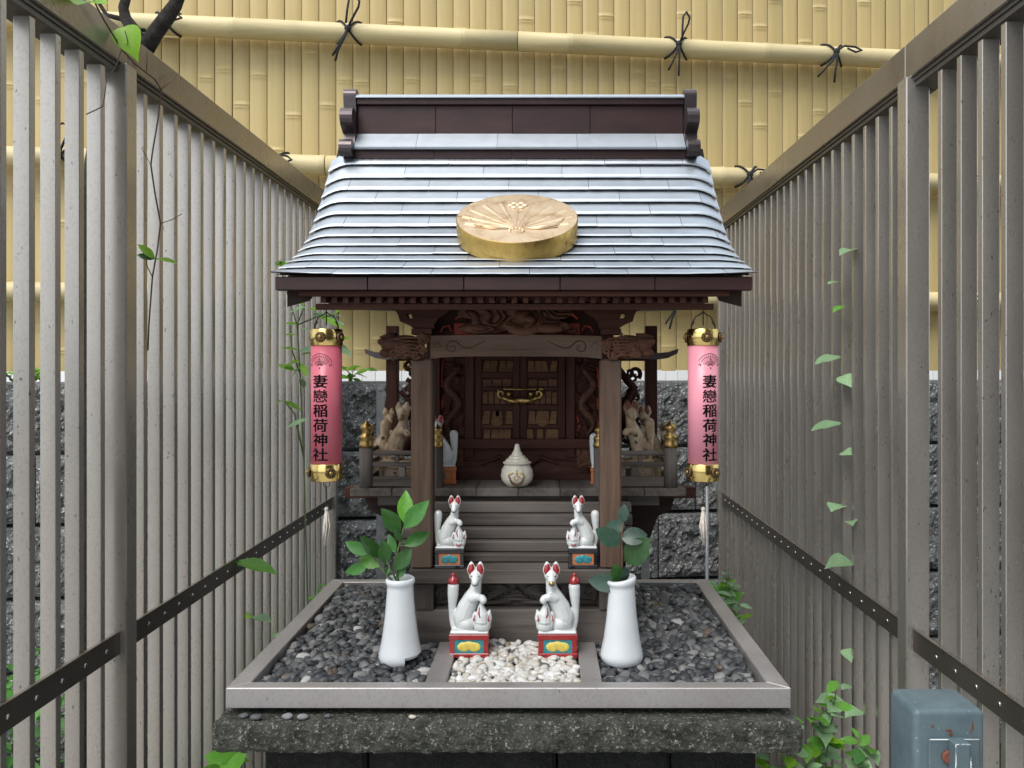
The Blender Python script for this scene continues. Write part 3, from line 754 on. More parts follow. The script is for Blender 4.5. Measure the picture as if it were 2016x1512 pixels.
# threshold and low kick carvings
box('threshold', M['uwx'], sh, S(-.1575), S(.1575), YB - .004, YB + .02, ZV + .062, ZV + .081, .001)
kp = box('kick_panel', M['uwx'], sh, S(-.1575), S(.1575), YB + .008, YB + .018, ZV + .0005, ZV + .0618, 0)
mb = MB()
for s in (-1, 1):
    mb.tube([(S(s * .012), YB + .006, ZV + .020), (S(s * .04), YB + .004, ZV + .046), (S(s * .075), YB + .006, ZV + .03), (S(s * .105), YB + .006, ZV + .02), (S(s * .15), YB + .007, ZV + .018)], [.004, .005, .004, .003, .002], 6)
    mb.ball((S(s * .078), YB + .008, ZV + .014), (.062, .006, .026), 20, 8); mb.ball((S(s * .088), YB + .006, ZV + .014), (.040, .006, .015), 20, 8)
mb.box(S(-.157), S(.157), YB + .0005, YB + .0078, ZV + .001, ZV + .012).build('arch_carving', M['uwx'], kp)
for s in (-1, 1):
    xa, xb = sorted((S(s * .112), S(s * .156)))
    relief('scroll_carving', M['carve'], kp, xa, xb, ZV + .024, ZV + .061, YB + .0078, .008, 21 + s, None, 50)
box('lintel', M['uwx'], sh, S(-.1575), S(.1575), YB - .003, YB + .02, HC + .016, HC + .034, .001)
# -- doors: two leaves, five carved panels each
zd0, zd1 = ZV + .0815, HC + .0155
pyrows = [(709, 733), (744, 762), (768, 797), (808, 836), (844, 872)]
for s in (-1, 1):
    dl = MB(); xa, xb = (S(.0005), S(.0895)) if s > 0 else (S(-.0895), S(-.0005))
    dl.box(xa, xb, YB + .010, YB + .018, zd0, zd1)
    leaf = dl.build('door_leaf', M['uwz'], sh)
    st = .013
    for q in ((xa, xa + st), (xb - st, xb)): box('door_stile', M['uwz'], leaf, q[0], q[1], YB + .004, YB + .0098, zd0, zd1, .0008)
    zz = [zd0] + sorted([PZ(p, YB) for r_ in pyrows for p in r_]) + [zd1]
    for i in range(0, len(zz), 2):
        if zz[i + 1] - zz[i] > .002: box('door_rail', M['uwx'], leaf, xa + st + .0003, xb - st - .0003, YB + .005, YB + .0098, zz[i], zz[i + 1], .0006)
    for i, (pa, pb) in enumerate(pyrows):
        za, zbm = PZ(pb, YB), PZ(pa, YB); mb = MB(); rr = random.Random(40 + i + s * 7)
        X0, X1 = xa + st + .002, xb - st - .002; W = X1 - X0; H = zbm - za
        if i in (0, 3, 4):
            n = 4
            for k in range(n):
                c = X0 + W * (k + .5) / n + rr.uniform(-.003, .003); hw = W / n * rr.uniform(.44, .5); sk = rr.uniform(-.004, .004)
                mb.prism([(c - hw, za + .001), (c + hw, za + .001), (c + hw * .85 + sk, zbm - .002), (c - hw * .75 + sk, zbm - .001)], 'y', YB + .0055, YB + .0098)
            if i == 3: mb.ball((X0 + W * .5, YB + .007, za + H * .2), (.013, .004, .012), 10, 6)
        else:
            n = 3 if i == 1 else 5
            for k in range(n):
                a_ = X0 + W * k / n + .0008; b2 = X0 + W * (k + 1) / n - .0008
                h = H * (rr.uniform(.72, .98))
                mb.box(a_, b2, YB + .0062, YB + .0098, za + .0008, za + h, .001)
        mb.build('carved_panel', M['carvel'] if i != 1 else M['carve'], leaf)
# brass pull bar
pb = MB(); yh = YB - .006; zh = PZ(782, YB)
for s in (-1, 1):
    pb.ball((S(s * .022), YB + .000, zh + .006), (.005, .006, .006), 10, 6)
    pb.curl((S(s * .036), yh, zh + .007), .0085, .9, -PI / 2, s, .003)
    pb.curl((S(s * .041), yh, zh + .014), .004, .8, 0, s, .0018)
    pb.tube([(S(s * .035), yh, zh - .001), (S(s * .02), yh - .002, zh - .006), (S(0), yh - .003, zh - .008)], [.003, .0052, .0064], 10)
pb.tube([(S(-.032), yh + .002, zh + .0155), (S(.032), yh + .002, zh + .0155)], .0016, 8)
pb.build('door_pull', M['oldbrass'], sh)
# -- carved side panels beside the doors
for s in (-1, 1):
    sp_ = box('side_panel', M['uwz'], sh, S(s * .1085), S(s * .1575), YB + .016, YB + .022, ZV + .0815, HC + .0155, 0)
    mb = MB(); rr = random.Random(60 + s)
    pts = []
    for k in range(14):
        t = k / 13; pts.append((S(s * (.133 + .013 * math.sin(t * 11))), YB + .010 - .003 * math.cos(t * 9), ZV + .09 + (HC - ZV - .09) * t))
    mb.tube(pts, [.003 + .005 * math.sin(PI * k / 13) for k in range(14)], 8)
    mb.build('vine_carving', M['carve'], sp_)
    xa, xb = sorted((S(s * .110), S(s * .152)))
    relief('leaf_carving', M['uwz'], sp_, xa, xb, ZV + .083, HC + .014, YB + .0158, .012, 11 + s, lambda x, z: .32 + noise.noise(Vector((x * 60, z * 45, 4 + s))), 40)
    mb = MB()
    for za, zb2 in ((HC - .045, HC + .012), (ZV + .083, ZV + .13), (HC - .09, HC - .06)):
        mb.tube([(S(s * .1555), YB + .013, za), (S(s * .1545), YB + .012, (za + zb2) / 2), (S(s * .1525), YB + .014, zb2)], .0022, 6)
    mb.tube([(S(s * .112), YB + .013, ZV + .085), (S(s * .118), YB + .012, ZV + .105), (S(s * .113), YB + .013, ZV + .125)], .0022, 6)
    mb.build('red_trim', M['red'], sp_)

# -- front porch posts and rainbow beam
YP = 1.290
for s in (-1, 1):
    box('porch_post', M['pwz'], sh, S(s * .1425), S(s * .1785), YP, YP + .036, ZST + .0004, HC + .0095, .003)
zbeam0, zbeam1 = HC + .0100, HC + .0505
n = 16; ol = []
for i in range(n + 1):
    t = i / n * 2 - 1; ol.append((S(t * .1445), zbeam0 + .004 * (1 - t ** 6)))
ol += [(S(.1445), zbeam1 - .002), (S(.07), zbeam1), (S(-.07), zbeam1), (S(-.1445), zbeam1 - .002)]
rb = MB().prism(ol, 'y', YP - .004, YP + .030).build('rainbow_beam', M['pwx'], sh)
mb = MB()
for s in (-1, 1):
    c = (S(s * .108), YP - .0043, zbeam0 + .019); a0 = PI - .5 if s > 0 else .5
    mb.curl(c, .0125, 1.3, a0, -s, .0009, 26)
    q0 = (c[0] + .0125 * math.cos(a0), c[1], c[2] + .0125 * math.sin(a0))
    mb.tube([q0, (S(s * .090), YP - .0043, zbeam0 + .019), (S(s * .080), YP - .0043, zbeam0 + .018), (S(s * .066), YP - .0043, zbeam0 + .023), (S(s * .052), YP - .0043, zbeam0 + .031)], [.0008, .001, .0009, .0007, .0003], 6)
    mb.tube([(S(s * .126), YP - .0043, zbeam0 + .020), (S(s * .132), YP - .0043, zbeam0 + .028), (S(s * .139), YP - .0043, zbeam0 + .024)], [.0004, .0008, .0003], 6)
mb.build('scroll_line', M['uwx'], rb)
def lion(s):
    mb = MB(); rr = random.Random(71 + s)
    cx, cy, cz = S(s * .19), YP + .012, HC + .030
    mb.ball((cx, cy, cz), (.034, .019, .021), 14, 10); mb.ball((S(s * .212), cy - .002, cz + .004), (.020, .016, .014), 12, 8)
    mb.ball((S(s * .222), cy - .004, cz - .010), (.012, .011, .008), 10, 8); mb.ball((S(s * .226), cy - .004, cz + .009), (.011, .010, .007), 10, 8)
    mb.tube([(S(s * .205), cy, cz + .017), (S(s * .22), cy, cz + .019), (S(s * .234), cy, cz + .017)], [.007, .005, .001], 8)
    for k in range(20):
        mb.curl((S(s * rr.uniform(.15, .205)), cy - .017, cz + rr.uniform(-.017, .017)), rr.uniform(.005, .0095), 1.2, rr.uniform(0, 6), s, .0026)
    for k in range(6): mb.tube([(S(s * .155), cy - .014, cz - .016 + .006 * k), (S(s * .18), cy - .019, cz - .014 + .006 * k), (S(s * .21), cy - .012, cz - .012 + .005 * k)], .0022, 6)
    mb.build('lion_nosing', M['carve'], sh)
for s in (-1, 1): lion(s)
# -- brackets on the posts and frieze above the beam
for s in (-1, 1):
    mb = MB()
    mb.box(S(s * .143), S(s * .178), YP + .001, YP + .033, zbeam1 + .0005, zbeam1 + .011, .001)
    o = [(.112, .0985), (.118, .088), (.132, .080), (.140, .068), (.140, .0615), (.172, .0615), (.1755, .062), (.1817, .0667), (.184, .079), (.176, .079), (.180, .088), (.187, .086), (.1843, .079), (.182, .0668), (.198, .0737), (.2016, .0858), (.206, .092), (.219, .0945), (.226, .0985)]
    o = [(S(s * q[0]), HC + q[1]) for q in o]
    mb.prism(o, 'y', YP + .006, YP + .026)
    mb.build('bracket_arm', M['uwx'], sh)
    for hx in (.125, .16, .2):
        box('bearing_block', M['uwx'], sh, S(s * hx) - .011, S(s * hx) + .011, YP - .002, YP + .034, HC + .0988, HC + .105, .001)
fb = box('frieze_board', M['uwx'], sh, S(-.165), S(.165), YP + .045, YP + .055, HC + .052, HC + .1045, 0)
MB().box(S(-.11), S(.11), YP + .040, YP + .0448, HC + .053, HC + .072).build('red_field', M['red'], fb)
mb = MB(); rr = random.Random(5); pts = []
for k in range(40):
    t = k / 39; pts.append((S(-.098 + .19 * t + .012 * math.sin(t * 21)), YP + .012 - .012 * math.sin(t * 13), HC + .072 + .016 * math.sin(t * 17 + 1)))
mb.tube(pts, [.003 + .0075 * math.sin(PI * min(1, .12 + k / 39 * .9)) for k in range(40)], 8)
hx = S(.012); mb.ball((hx, YP - .004, HC + .083), (.016, .014, .012), 12, 8); mb.ball((hx + .010, YP - .012, HC + .077), (.010, .010, .007), 10, 8)
for q in (-1, 1): mb.tube([(hx - .004, YP - .004, HC + .09), (hx - .018, YP - .006, HC + .100 + .003 * q), (hx - .034, YP - .002, HC + .097 + .006 * q)], [.003, .0024, .0008], 6)
for x in (-.07, .055): mb.ball((S(x), YP + .002, HC + .062), (.026, .012, .0095), 12, 8)
dg_ = mb.build('dragon_carving', M['carve'], sh)
def ell(*es): return lambda x, z: max(1 - ((x - XC - a) / c) ** 2 - ((z - HC - b) / d) ** 2 for a, b, c, d in es)
relief('cloud_carving', M['carve'], dg_, S(-.115), S(.115), HC + .0515, HC + .1045, YP + .012, .022, 3, ell((0, .082, .07, .024), (-.055, .062, .045, .0105), (.05, .065, .045, .013), (.065, .088, .032, .013), (-.07, .088, .03, .012)), 34)
for s in (-1, 1):
    mb = MB()
    mb.tube([(S(s * .075), YP + .02, HC + .092), (S(s * .092), YP + .016, HC + .09), (S(s * .105), YP + .018, HC + .078)], [.002, .004, .001], 6)
    mb.tube([(S(s * .132), YP + .034, HC + .055), (S(s * .128), YP + .034, HC + .065), (S(s * .118), YP + .034, HC + .068), (S(s * .112), YP + .034, HC + .056)], .0022, 6); mb.build('red_flame', M['red'], fb)

# -- purlin, rafters, eave
box('purlin', M['uwx'], sh, S(-.325), S(.325), YP + .002, YP + .032, HC + .1055, HC + .1175, .001)
rm = MB()
for k in range(-17, 18):
    x = S(k * .0178); o = [(1.205, HC + .0975), (1.205, HC + .1065), (1.29, HC + .131), (1.46, HC + .225), (1.46, HC + .205), (1.30, HC + .1185)]
    MB().prism(o, 'x', x - .0042, x + .0042).build('rafter', M['uwy'], sh)
box('rafter_beam', M['uwx'], sh, S(-.318), S(.318), 1.216, 1.226, HC + .088, HC + .0974, .0005)
zf0, zf1 = PZ(571, 1.186), PZ(544, 1.186)
fx = [-.372, -.228, -.078, .072, .22, .372]
for i in range(5):
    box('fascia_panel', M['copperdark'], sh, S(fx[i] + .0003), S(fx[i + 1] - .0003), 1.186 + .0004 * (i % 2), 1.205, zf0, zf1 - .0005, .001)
box('eave_board', M['uwx'], sh, S(-.338), S(.338), 1.194, 1.207, PZ(583, 1.194), zf0 - .0004, .0008)

# -- the roof
prof = [(1.18, .1377), (1.2151, .1523), (1.2495, .1683), (1.2845, .1833), (1.317, .2028), (1.3487, .2239), (1.3793, .2464), (1.4058, .2737), (1.4315, .3016), (1.4561, .3305), (1.4809, .3594), (1.502, .391), (1.5243, .4217), (1.545, .452)]
drops = [0, .002, .0045, .0075, .011, .0135, .0145, .016, .0175, .018, .0175, .018, .018, .018]
HW = .378
def pr(t):
    t = max(0, min(len(prof) - 1.001, t)); i = int(t); f = t - i
    # Catmull-Rom
    P_ = [Vector(prof[max(0, min(len(prof) - 1, i + k))]) for k in (-1, 0, 1, 2)]
    return .5 * ((2 * P_[1]) + (-P_[0] + P_[2]) * f + (2 * P_[0] - 5 * P_[1] + 4 * P_[2] - P_[3]) * f * f + (-P_[0] + 3 * P_[1] - 3 * P_[2] + P_[3]) * f ** 3)
def dr(t):
    i = int(max(0, min(12, t))); f = max(0, min(1, t - i)); return drops[i] * (1 - f) + drops[min(13, i + 1)] * f
def rp(x, t, h=0):
    a = pr(t); d = (pr(t + .05) - pr(t - .05)).normalized(); nn = Vector((-d.y, d.x))
    p = a + nn * h; e = max(0, (abs(x) - (HW - .05)) / .05)
    z = p.y - dr(t) * e ** 2.2
    if t < .6: z += .004 * max(0, (abs(x) - .25) / .13) ** 2 * (1 - t / .6)
    return Vector((S(x), p.x, HC + z))
roof = box('roof_board', M['dark'], sh, S(-.33), S(.33), 1.535, 1.60, HC + .38, HC + .40, 0)
# underlay deck (front, thick) and rear slope
def deck(front=True):
    mb = MB(); nt_, nx = 26, 22
    for lay, off in ((0, -.002), (1, -.016)):
        vs = []
        for j in range(nt_ + 1):
            for i in range(nx + 1):
                x = (-HW + .008) + (2 * HW - .016) * i / nx; v = rp(x, .12 + 12.8 * j / nt_, off)
                if not front: v.y = 1.548 + (1.545 - v.y) * .62
                vs.append(v)
        mb.add(vs, [(j * (nx + 1) + i, j * (nx + 1) + i + 1, (j + 1) * (nx + 1) + i + 1, (j + 1) * (nx + 1) + i) for j in range(nt_) for i in range(nx)], True)
    return mb.build('roof_deck' if front else 'rear_slope', M['dark'] if front else M['copper'], sh)
deck(True); deck(False)
SW = .1535
for k in range(12):
    x = -HW; off = [.62, .30, .95, .55, .12, .78, .40, .05, .70, .33, .0, .55][k]
    edges = [-HW] + [-HW + SW * (off + j) for j in range(0, 6) if .02 < SW * (off + j) < 2 * HW - .02] + [HW]
    for a, b in zip(edges[:-1], edges[1:]):
        mb = MB(); nx = max(2, int((b - a) / .012)); vs = []; xs_ = [a + .0004 + (b - a - .0008) * i / nx for i in range(nx + 1)]
        jl = rnd.uniform(-.0003, .0006); hk = .62 + .38 * min(1, k / 7)
        rows = [(.30, .0006), (.0, .0046 * hk + jl), (-.012, .0054 * hk + jl), (-.010, .0057 * hk + jl), (.35, .0039 * hk + jl * .6), (.7, .0022 * hk), (1.12, .0004)]
        for dt, h in rows:
            for i, xx in enumerate(xs_):
                wob = .00045 * noise.noise(Vector((xx * 40, k * 3.3, dt * 2)))
                vs.append(rp(xx, k + dt, h + (wob if h > 0 else 0)))
        m_ = nx + 1
        fs = [(j * m_ + i, j * m_ + i + 1, (j + 1) * m_ + i + 1, (j + 1) * m_ + i) for j in range(len(rows) - 1) for i in range(nx)]
        mb.add(vs, fs, False)
        for q in range(3 * nx, len(mb.sm)): mb.sm[q] = True
        o = mb.build('copper_sheet', M['copper'], sh)
# barge boards following the curve
for s in (-1, 1):
    mb = MB(); vs = []; ts = [.7 + 12 * i / 20 for i in range(21)]
    for t in ts:
        a = rp(HW - .012, t, -.018); dp = .026 + .016 * max(0, 1 - t / 3)
        for x, dz in ((.361, 0), (.318, 0), (.325, -dp * .75), (.361, -dp)):
            v = a.copy(); v.x = S(s * x); v.z += dz; vs.append(v)
    m_ = len(ts); fs = [(4 * j + i, 4 * j + (i + 1) % 4, 4 * (j + 1) + (i + 1) % 4, 4 * (j + 1) + i) for j in range(m_ - 1) for i in range(4)] + [(0, 1, 2, 3), (4 * m_ - 1, 4 * m_ - 2, 4 * m_ - 3, 4 * m_ - 4)]
    mb.add(vs, fs).build('barge_board', M['dark'], sh)
    vs = []
    mb = MB()
    for t in [.75 + 12 * i / 12 for i in range(13)]:
        a = rp(.2, t, -.0165); vs += [Vector((S(s * .3415), a.y, a.z)), Vector((S(s * .3415), a.y, a.z - .012)), Vector((S(s * .05), a.y, a.z - .012))]
# -- ridge
hr = .335
zR = lambda py, D: PZ(py, D)
ZRbot, ZRw0, ZRw1, ZRc = zR(306, 1.512), zR(264, 1.53), zR(208, 1.53), zR(197, 1.515)
ex = [-.327, -.205, -.045, .113, .27, .327]
ex2 = [-.327, -.17, -.016, .14, .327]
for i in range(4):
    a, b = S(ex2[i] + .0003), S(ex2[i + 1] - .0003)
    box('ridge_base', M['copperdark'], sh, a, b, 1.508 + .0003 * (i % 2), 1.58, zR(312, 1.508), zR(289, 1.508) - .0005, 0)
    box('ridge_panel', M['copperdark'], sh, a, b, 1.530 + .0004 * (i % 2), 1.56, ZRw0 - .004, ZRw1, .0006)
for i in range(5):
    a, b = S(ex[i] + .0003), S(ex[i + 1] - .0003)
    o = [(1.497, zR(290, 1.497)), (1.5, zR(290, 1.497) + .0025), (1.5305, ZRw0 + .001), (1.5305, ZRw0 - .004), (1.50, zR(290, 1.497) - .003)]
    MB().prism(o, 'x', a, b).build('ridge_flashing', M['copper'], sh)
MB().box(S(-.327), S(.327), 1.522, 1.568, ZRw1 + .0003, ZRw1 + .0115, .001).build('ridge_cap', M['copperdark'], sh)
o = [(1.516, ZRw1 + .0118), (1.516, ZRw1 + .0145), (1.522, ZRw1 + .0195), (1.568, ZRw1 + .0195), (1.574, ZRw1 + .0145), (1.574, ZRw1 + .0118)]
MB().prism(o, 'x', S(-.327), S(.327)).build('ridge_cap', M['copper'], sh)
for s in (-1, 1):
    def arc(cy, cz, r, a0, a1, n=7): return [(cy + r * math.cos(R(a0 + (a1 - a0) * i / n)), cz + r * math.sin(R(a0 + (a1 - a0) * i / n))) for i in range(n + 1)]
    zt = zR(174, 1.52)
    o = [(1.56, zt - .006)] + arc(1.53, zt - .013, .014, 75, 185) + [(1.520, zt - .048)] + arc(1.506, zt - .064, .020, 95, 240) + [(1.514, zt - .092)] + [(1.508, zt - .115)] + arc(1.496, zt - .126, .017, 105, 260) + [(1.51, zt - .140), (1.56, zt - .140)]
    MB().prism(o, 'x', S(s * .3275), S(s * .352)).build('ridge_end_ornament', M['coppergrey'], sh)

# -- gold crest disc with a fan in relief
dc = P(1018, 427, 1.318); tilt = R(34); rad = .1054; th = .036
Mdisc = Matrix.Translation(dc) @ Matrix.Rotation(tilt, 4, 'X')
mb = MB(); mb.lathe([(rad, -th), (rad, -.0015), (rad - .0015, 0)], 0, 0, 0, 64, cap=False)
for k in range(40): pass
o_side = MB(); o_side.v = [Mdisc @ v for v in mb.v]; o_side.f = mb.f; o_side.sm = mb.sm
disc = o_side.build('crest_disc', M['goldside'], sh)
mb = MB(); mb.lathe([(.0001, 0), (rad * .5, 0), (rad - .0016, 0)], 0, 0, 0, 64, cap=False)
mb.v = [Mdisc @ v for v in mb.v]; mb.build('disc_face', M['goldface'], disc)
mb = MB(); mb.lathe([(.0001, 0), (rad - .001, 0)], 0, 0, -th, 48, cap=False); mb.v = [Mdisc @ v for v in mb.v]; mb.build('disc_back', M['goldside'], disc)
mb = MB()
for k in range(11):
    a = R(90 + (k - 5) * 15.5); L = .088 - .004 * abs(k - 5) * .4
    d = Vector((math.cos(a), math.sin(a), 0)); n_ = Vector((-d.y, d.x, 0)); p0 = Vector((0, -.048, 0)); a0, a1 = p0 + d * .010, p0 + d * min(L + .03, .128)
    while (a1.x ** 2 + a1.y ** 2) > .094 ** 2: a1 = a1 - d * .003
    h = Vector((0, 0, .0018))
    mb.add([a0 - n_ * .0008, a0 + n_ * .0008, a1 + n_ * .0055, a1 - n_ * .0055, a0 + h * .5, a1 + h], [(0, 4, 5, 3), (4, 1, 2, 5), (3, 5, 2), (0, 1, 4)])
for k in range(9):
    a = R(90 + (k - 4) * 30); mb.ball((.012 * math.cos(a), -.048 + .009 * math.sin(a) - .010, 0), (.0035, .0025, .002), 6, 4)
for k in range(6):
    a = 2 * PI * k / 6; mb.ball((.013 * math.cos(a), .052 + .011 * math.sin(a), 0), (.0075, .0065, .003), 8, 6)
mb.ball((0, .052, 0), (.006, .006, .0038), 8, 6)
for s in (-1, 1):
    for k in range(5): mb.tube([(s * .012, -.05, .0005), (s * (.04 + .008 * k), -.052 + .005 * k, .001), (s * (.07 + .003 * k), -.044 + .010 * k, .0005)], .0011, 5)
mb.v = [Mdisc @ v for v in mb.v]; mb.build('fan_relief', M['goldface'], disc)

# -- side screens (wing panels) at the back of the veranda
for s in (-1, 1):
    yw = 1.625
    box('screen_post', M['uwz'], sh, S(s * .265), S(s * .2895), yw, yw + .024, ZV + .0005, HC + .083, .001)
    box('screen_rail', M['uwx'], sh, S(s * .185), S(s * .2645), yw + .003, yw + .02, HC + .008, HC + .030, .001)
    o = [(S(s * .24), HC + .013), (S(s * .29), HC + .011), (S(s * .31), HC + .014), (S(s * .331), HC + .024), (S(s * .333), HC + .034), (S(s * .312), HC + .027), (S(s * .29), HC + .025), (S(s * .24), HC + .027)]
    MB().prism(o, 'y', yw - .010, yw - .001).build('screen_horn', M['coppergrey'], sh)  # timber nose; the grey puts skylight into its colour
    mb = MB(); rr = random.Random(90 + s)
    for k in range(16):
        z = rr.uniform(ZV + .03, HC + .0); mb.curl((S(s * rr.uniform(.195, .255)), yw + .01, z), rr.uniform(.009, .018), 1.1, rr.uniform(0, 6), rr.choice((-1, 1)), .0052)
    mb.tube([(S(s * .195), yw + .01, HC + .005), (S(s * .24), yw + .01, HC - .05), (S(s * .21), yw + .01, HC - .10), (S(s * .25), yw + .01, ZV + .04)], [.008, .010, .012, .010], 8)
    for k in range(7): mb.ball((S(s * rr.uniform(.2, .255)), yw + .01, rr.uniform(ZV + .03, HC - .055)), (.014, .007, .016), 8, 6)
    mb.build('pierced_carving', M['uwz'], sh)
    box('screen_rail', M['uwx'], sh, S(s * .185), S(s * .2645), yw + .003, yw + .02, ZV + .0005, ZV + .022, .001)

# ================================================================== LANTERNS
def glyph_mesh(ch, size):
    cu = bpy.data.curves.new('glyph', 'FONT'); cu.body = ch; cu.size = size; cu.align_x = 'CENTER'; cu.align_y = 'CENTER'; cu.offset = 0
    ob = bpy.data.objects.new('glyph', cu); C.objects.link(ob)
    dg = bpy.context.evaluated_depsgraph_get(); me = bpy.data.meshes.new_from_object(ob.evaluated_get(dg))
    vs = [v.co.copy() for v in me.vertices]; fs = [list(p.vertices) for p in me.polygons]
    bpy.data.objects.remove(ob); return vs, fs
def split_wide(vs, fs, step):
    """cut the flat lettering into narrow strips so it can follow the cylinder"""
    bm = bmesh.new(); vv = [bm.verts.new(v) for v in vs]
    for f in fs:
        try: bm.faces.new([vv[i] for i in f])
        except ValueError: pass
    lo = min(v.co.x for v in bm.verts); hi = max(v.co.x for v in bm.verts); x = lo + step
    while x < hi:
        bmesh.ops.bisect_plane(bm, geom=list(bm.verts) + list(bm.edges) + list(bm.faces), plane_co=(x, 0, 0), plane_no=(1, 0, 0)); x += step
    bm.verts.ensure_lookup_table(); bm.verts.index_update()
    r = ([v.co.copy() for v in bm.verts], [[v.index for v in f.verts] for f in bm.faces]); bm.free(); return r
TEXT = '\u59bb\u6200\u7a32\u8377\u795e\u793e'
def lantern(s):
    cx = S(s * .3028); cy = 1.225; k = cy / F
    Z = lambda py: HC + (VY - py) * k
    lab = 'pink tube lantern painted deeper for weaker light, with brass caps, hung by the leafy plant' if s < 0 else 'pink tube lantern painted paler for stronger light, with brass caps, hung beside the darker fence'
    t = thing('hanging_lantern', lab, 'lantern', (cx, cy, Z(945)), 'pink lanterns under the eaves')
    r = .0243
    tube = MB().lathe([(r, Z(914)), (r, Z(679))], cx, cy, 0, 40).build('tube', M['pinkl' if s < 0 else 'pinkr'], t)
    for za, zb_ in ((Z(681), Z(648)), (Z(945), Z(911))):
        cp = MB().lathe([(r + .0002, za), (r + .0012, za + .0008), (r + .0012, zb_ - .001), (r + .0002, zb_)], cx, cy, 0, 40).build('brass_cap', M['brass'], t)
        for a in ((-95, -20, 160) if za > HC - .05 else (-60, -168, 80)):
            a = R(a + (6 if s > 0 else 0)); d = Vector((math.cos(a), math.sin(a), 0)); c = Vector((cx, cy, (za + zb_) / 2)) + d * (r + .001)
            mb = MB(); q = d.to_track_quat('Z', 'Y').to_matrix().to_4x4(); mm = Matrix.Translation(c) @ q
            mb.lathe([(.0088, 0), (.0082, .0022), (.005, .0035)], 0, 0, 0, 16)
            for j in range(10):
                b = 2 * PI * j / 10; mb.ball((.0066 * math.cos(b), .0066 * math.sin(b), .0022), (.0021, .0021, .0016), 6, 4)
            mb.v = [mm @ v for v in mb.v]; bo = mb.build('rosette', M['darkbrass'], cp)
            mb = MB().ball((0, 0, .0042), (.0036, .0036, .002), 8, 6); mb.v = [mm @ v for v in mb.v]; mb.build('boss', M['oldbrass'], bo)
    # hooks up to the eave
    zt = Z(648); mb = MB(); ze = HC + .0885
    for q in (-1, 1):
        mb.tube([(cx + q * .019, cy, zt - .003), (cx + q * .019, cy, zt + .006), (cx + q * .016, cy, zt + .013), (cx + q * .012, cy, zt + .020), (cx + q * .004, cy, zt + .024), (cx, cy, zt + .028)], .0011, 6)
        mb.tube([(cx + q * .019, cy, zt + .004), (cx + q * .014, cy, zt + .012)], .0009, 5)
    mb.tube([(cx, cy, zt + .006), (cx, cy, ze - .006), (cx, cy - .001, ze + .002)], .0011, 6); mb.build('hook_wire', M['wire'], t)
    # lettering
    pxo = 629 if s < 0 else 1399
    a_c = -PI / 2 + math.asin(max(-1, min(1, (PX(pxo, cy - r) - cx) / r)))
    mb = MB(); size = .0262
    for i, ch in enumerate(TEXT):
        vs, fs = split_wide(*glyph_mesh(ch, size), .002); zc = Z(750 + i * 28.4)
        xm = (min(v.x for v in vs) + max(v.x for v in vs)) / 2; zm = (min(v.y for v in vs) + max(v.y for v in vs)) / 2
        q = .0003 if i == 1 else .00055
        for j, (du, dv) in enumerate(((-q, -q * .5), (q, -q * .5), (-q, q * .6), (q, q * .6))):
            rl = r + .0003 + .00004 * j
            mb.add([(cx + rl * math.cos(a_c + (v.x - xm + du) / r), cy + rl * math.sin(a_c + (v.x - xm + du) / r), zc + (v.y - zm) * .84 + dv) for v in vs], fs)
    mb.build('lettering', M['ink'], tube)
    # fan crest
    mb = MB()
    def C2(u, v): a = a_c + u / r; return Vector((cx + (r + .0002) * math.cos(a), cy + (r + .0002) * math.sin(a), Z(722) + v))
    for j in range(13):
        b = R(25 + 130 * j / 12); mb.tube([C2(.003 * math.cos(b), .003 * math.sin(b)), C2(.012 * math.cos(b), .012 * math.sin(b)), C2(.021 * math.cos(b), .021 * math.sin(b))], .00025, 4)
    for rr_, w_ in ((.021, .0003), (.0165, .00022), (.009, .0002)):
        mb.tube([C2(rr_ * math.cos(R(25 + 130 * j / 16)), rr_ * math.sin(R(25 + 130 * j / 16))) for j in range(17)], w_, 4)
    for u, v in ((-.018, .004), (.018, .004), (-.0155, .003), (.0155, .003), (0, -.002), (0, .0125)):
        mb.ball(C2(u, v), (.0012, .0003, .0019), 6, 4)
    mb.build('fan_crest', M['crestink'], tube)
    # ring, cord and tassel
    zb_ = Z(945); mb = MB()
    mb.tube([(cx + .0052 * math.sin(2 * PI * j / 12), cy, zb_ - .006 + .0052 * math.cos(2 * PI * j / 12)) for j in range(13)], .0007, 5)
    mb.tube([(cx, cy, zb_ - .0105), (cx + .0006, cy, zb_ - .025), (cx - .001, cy, Z(1002))], .0009, 5); mb.build('cord', M['wire'], t)
    mb = MB(); rr = random.Random(11 + s); z0, z1 = Z(1000), Z(1072)
    mb.ball((cx, cy, z0 - .002), (.0035, .0035, .004), 8, 6)
    for j in range(26):
        a = rr.uniform(0, 2 * PI); q = rr.uniform(.001, .0055); dx = -.004 if s < 0 else .003
        mb.tube([(cx + .001 * math.cos(a), cy + .001 * math.sin(a), z0 - .002), (cx + q * math.cos(a), cy + q * math.sin(a), z0 * .5 + z1 * .5), (cx + dx * rr.uniform(.3, 1) + q * .6 * math.cos(a), cy + q * .6 * math.sin(a), z1 + rr.uniform(-.002, .008))], [.0012, .0013, .0006], 5)
    mb.build('tassel', M['tassel'], t)
lantern(-1); lantern(1)

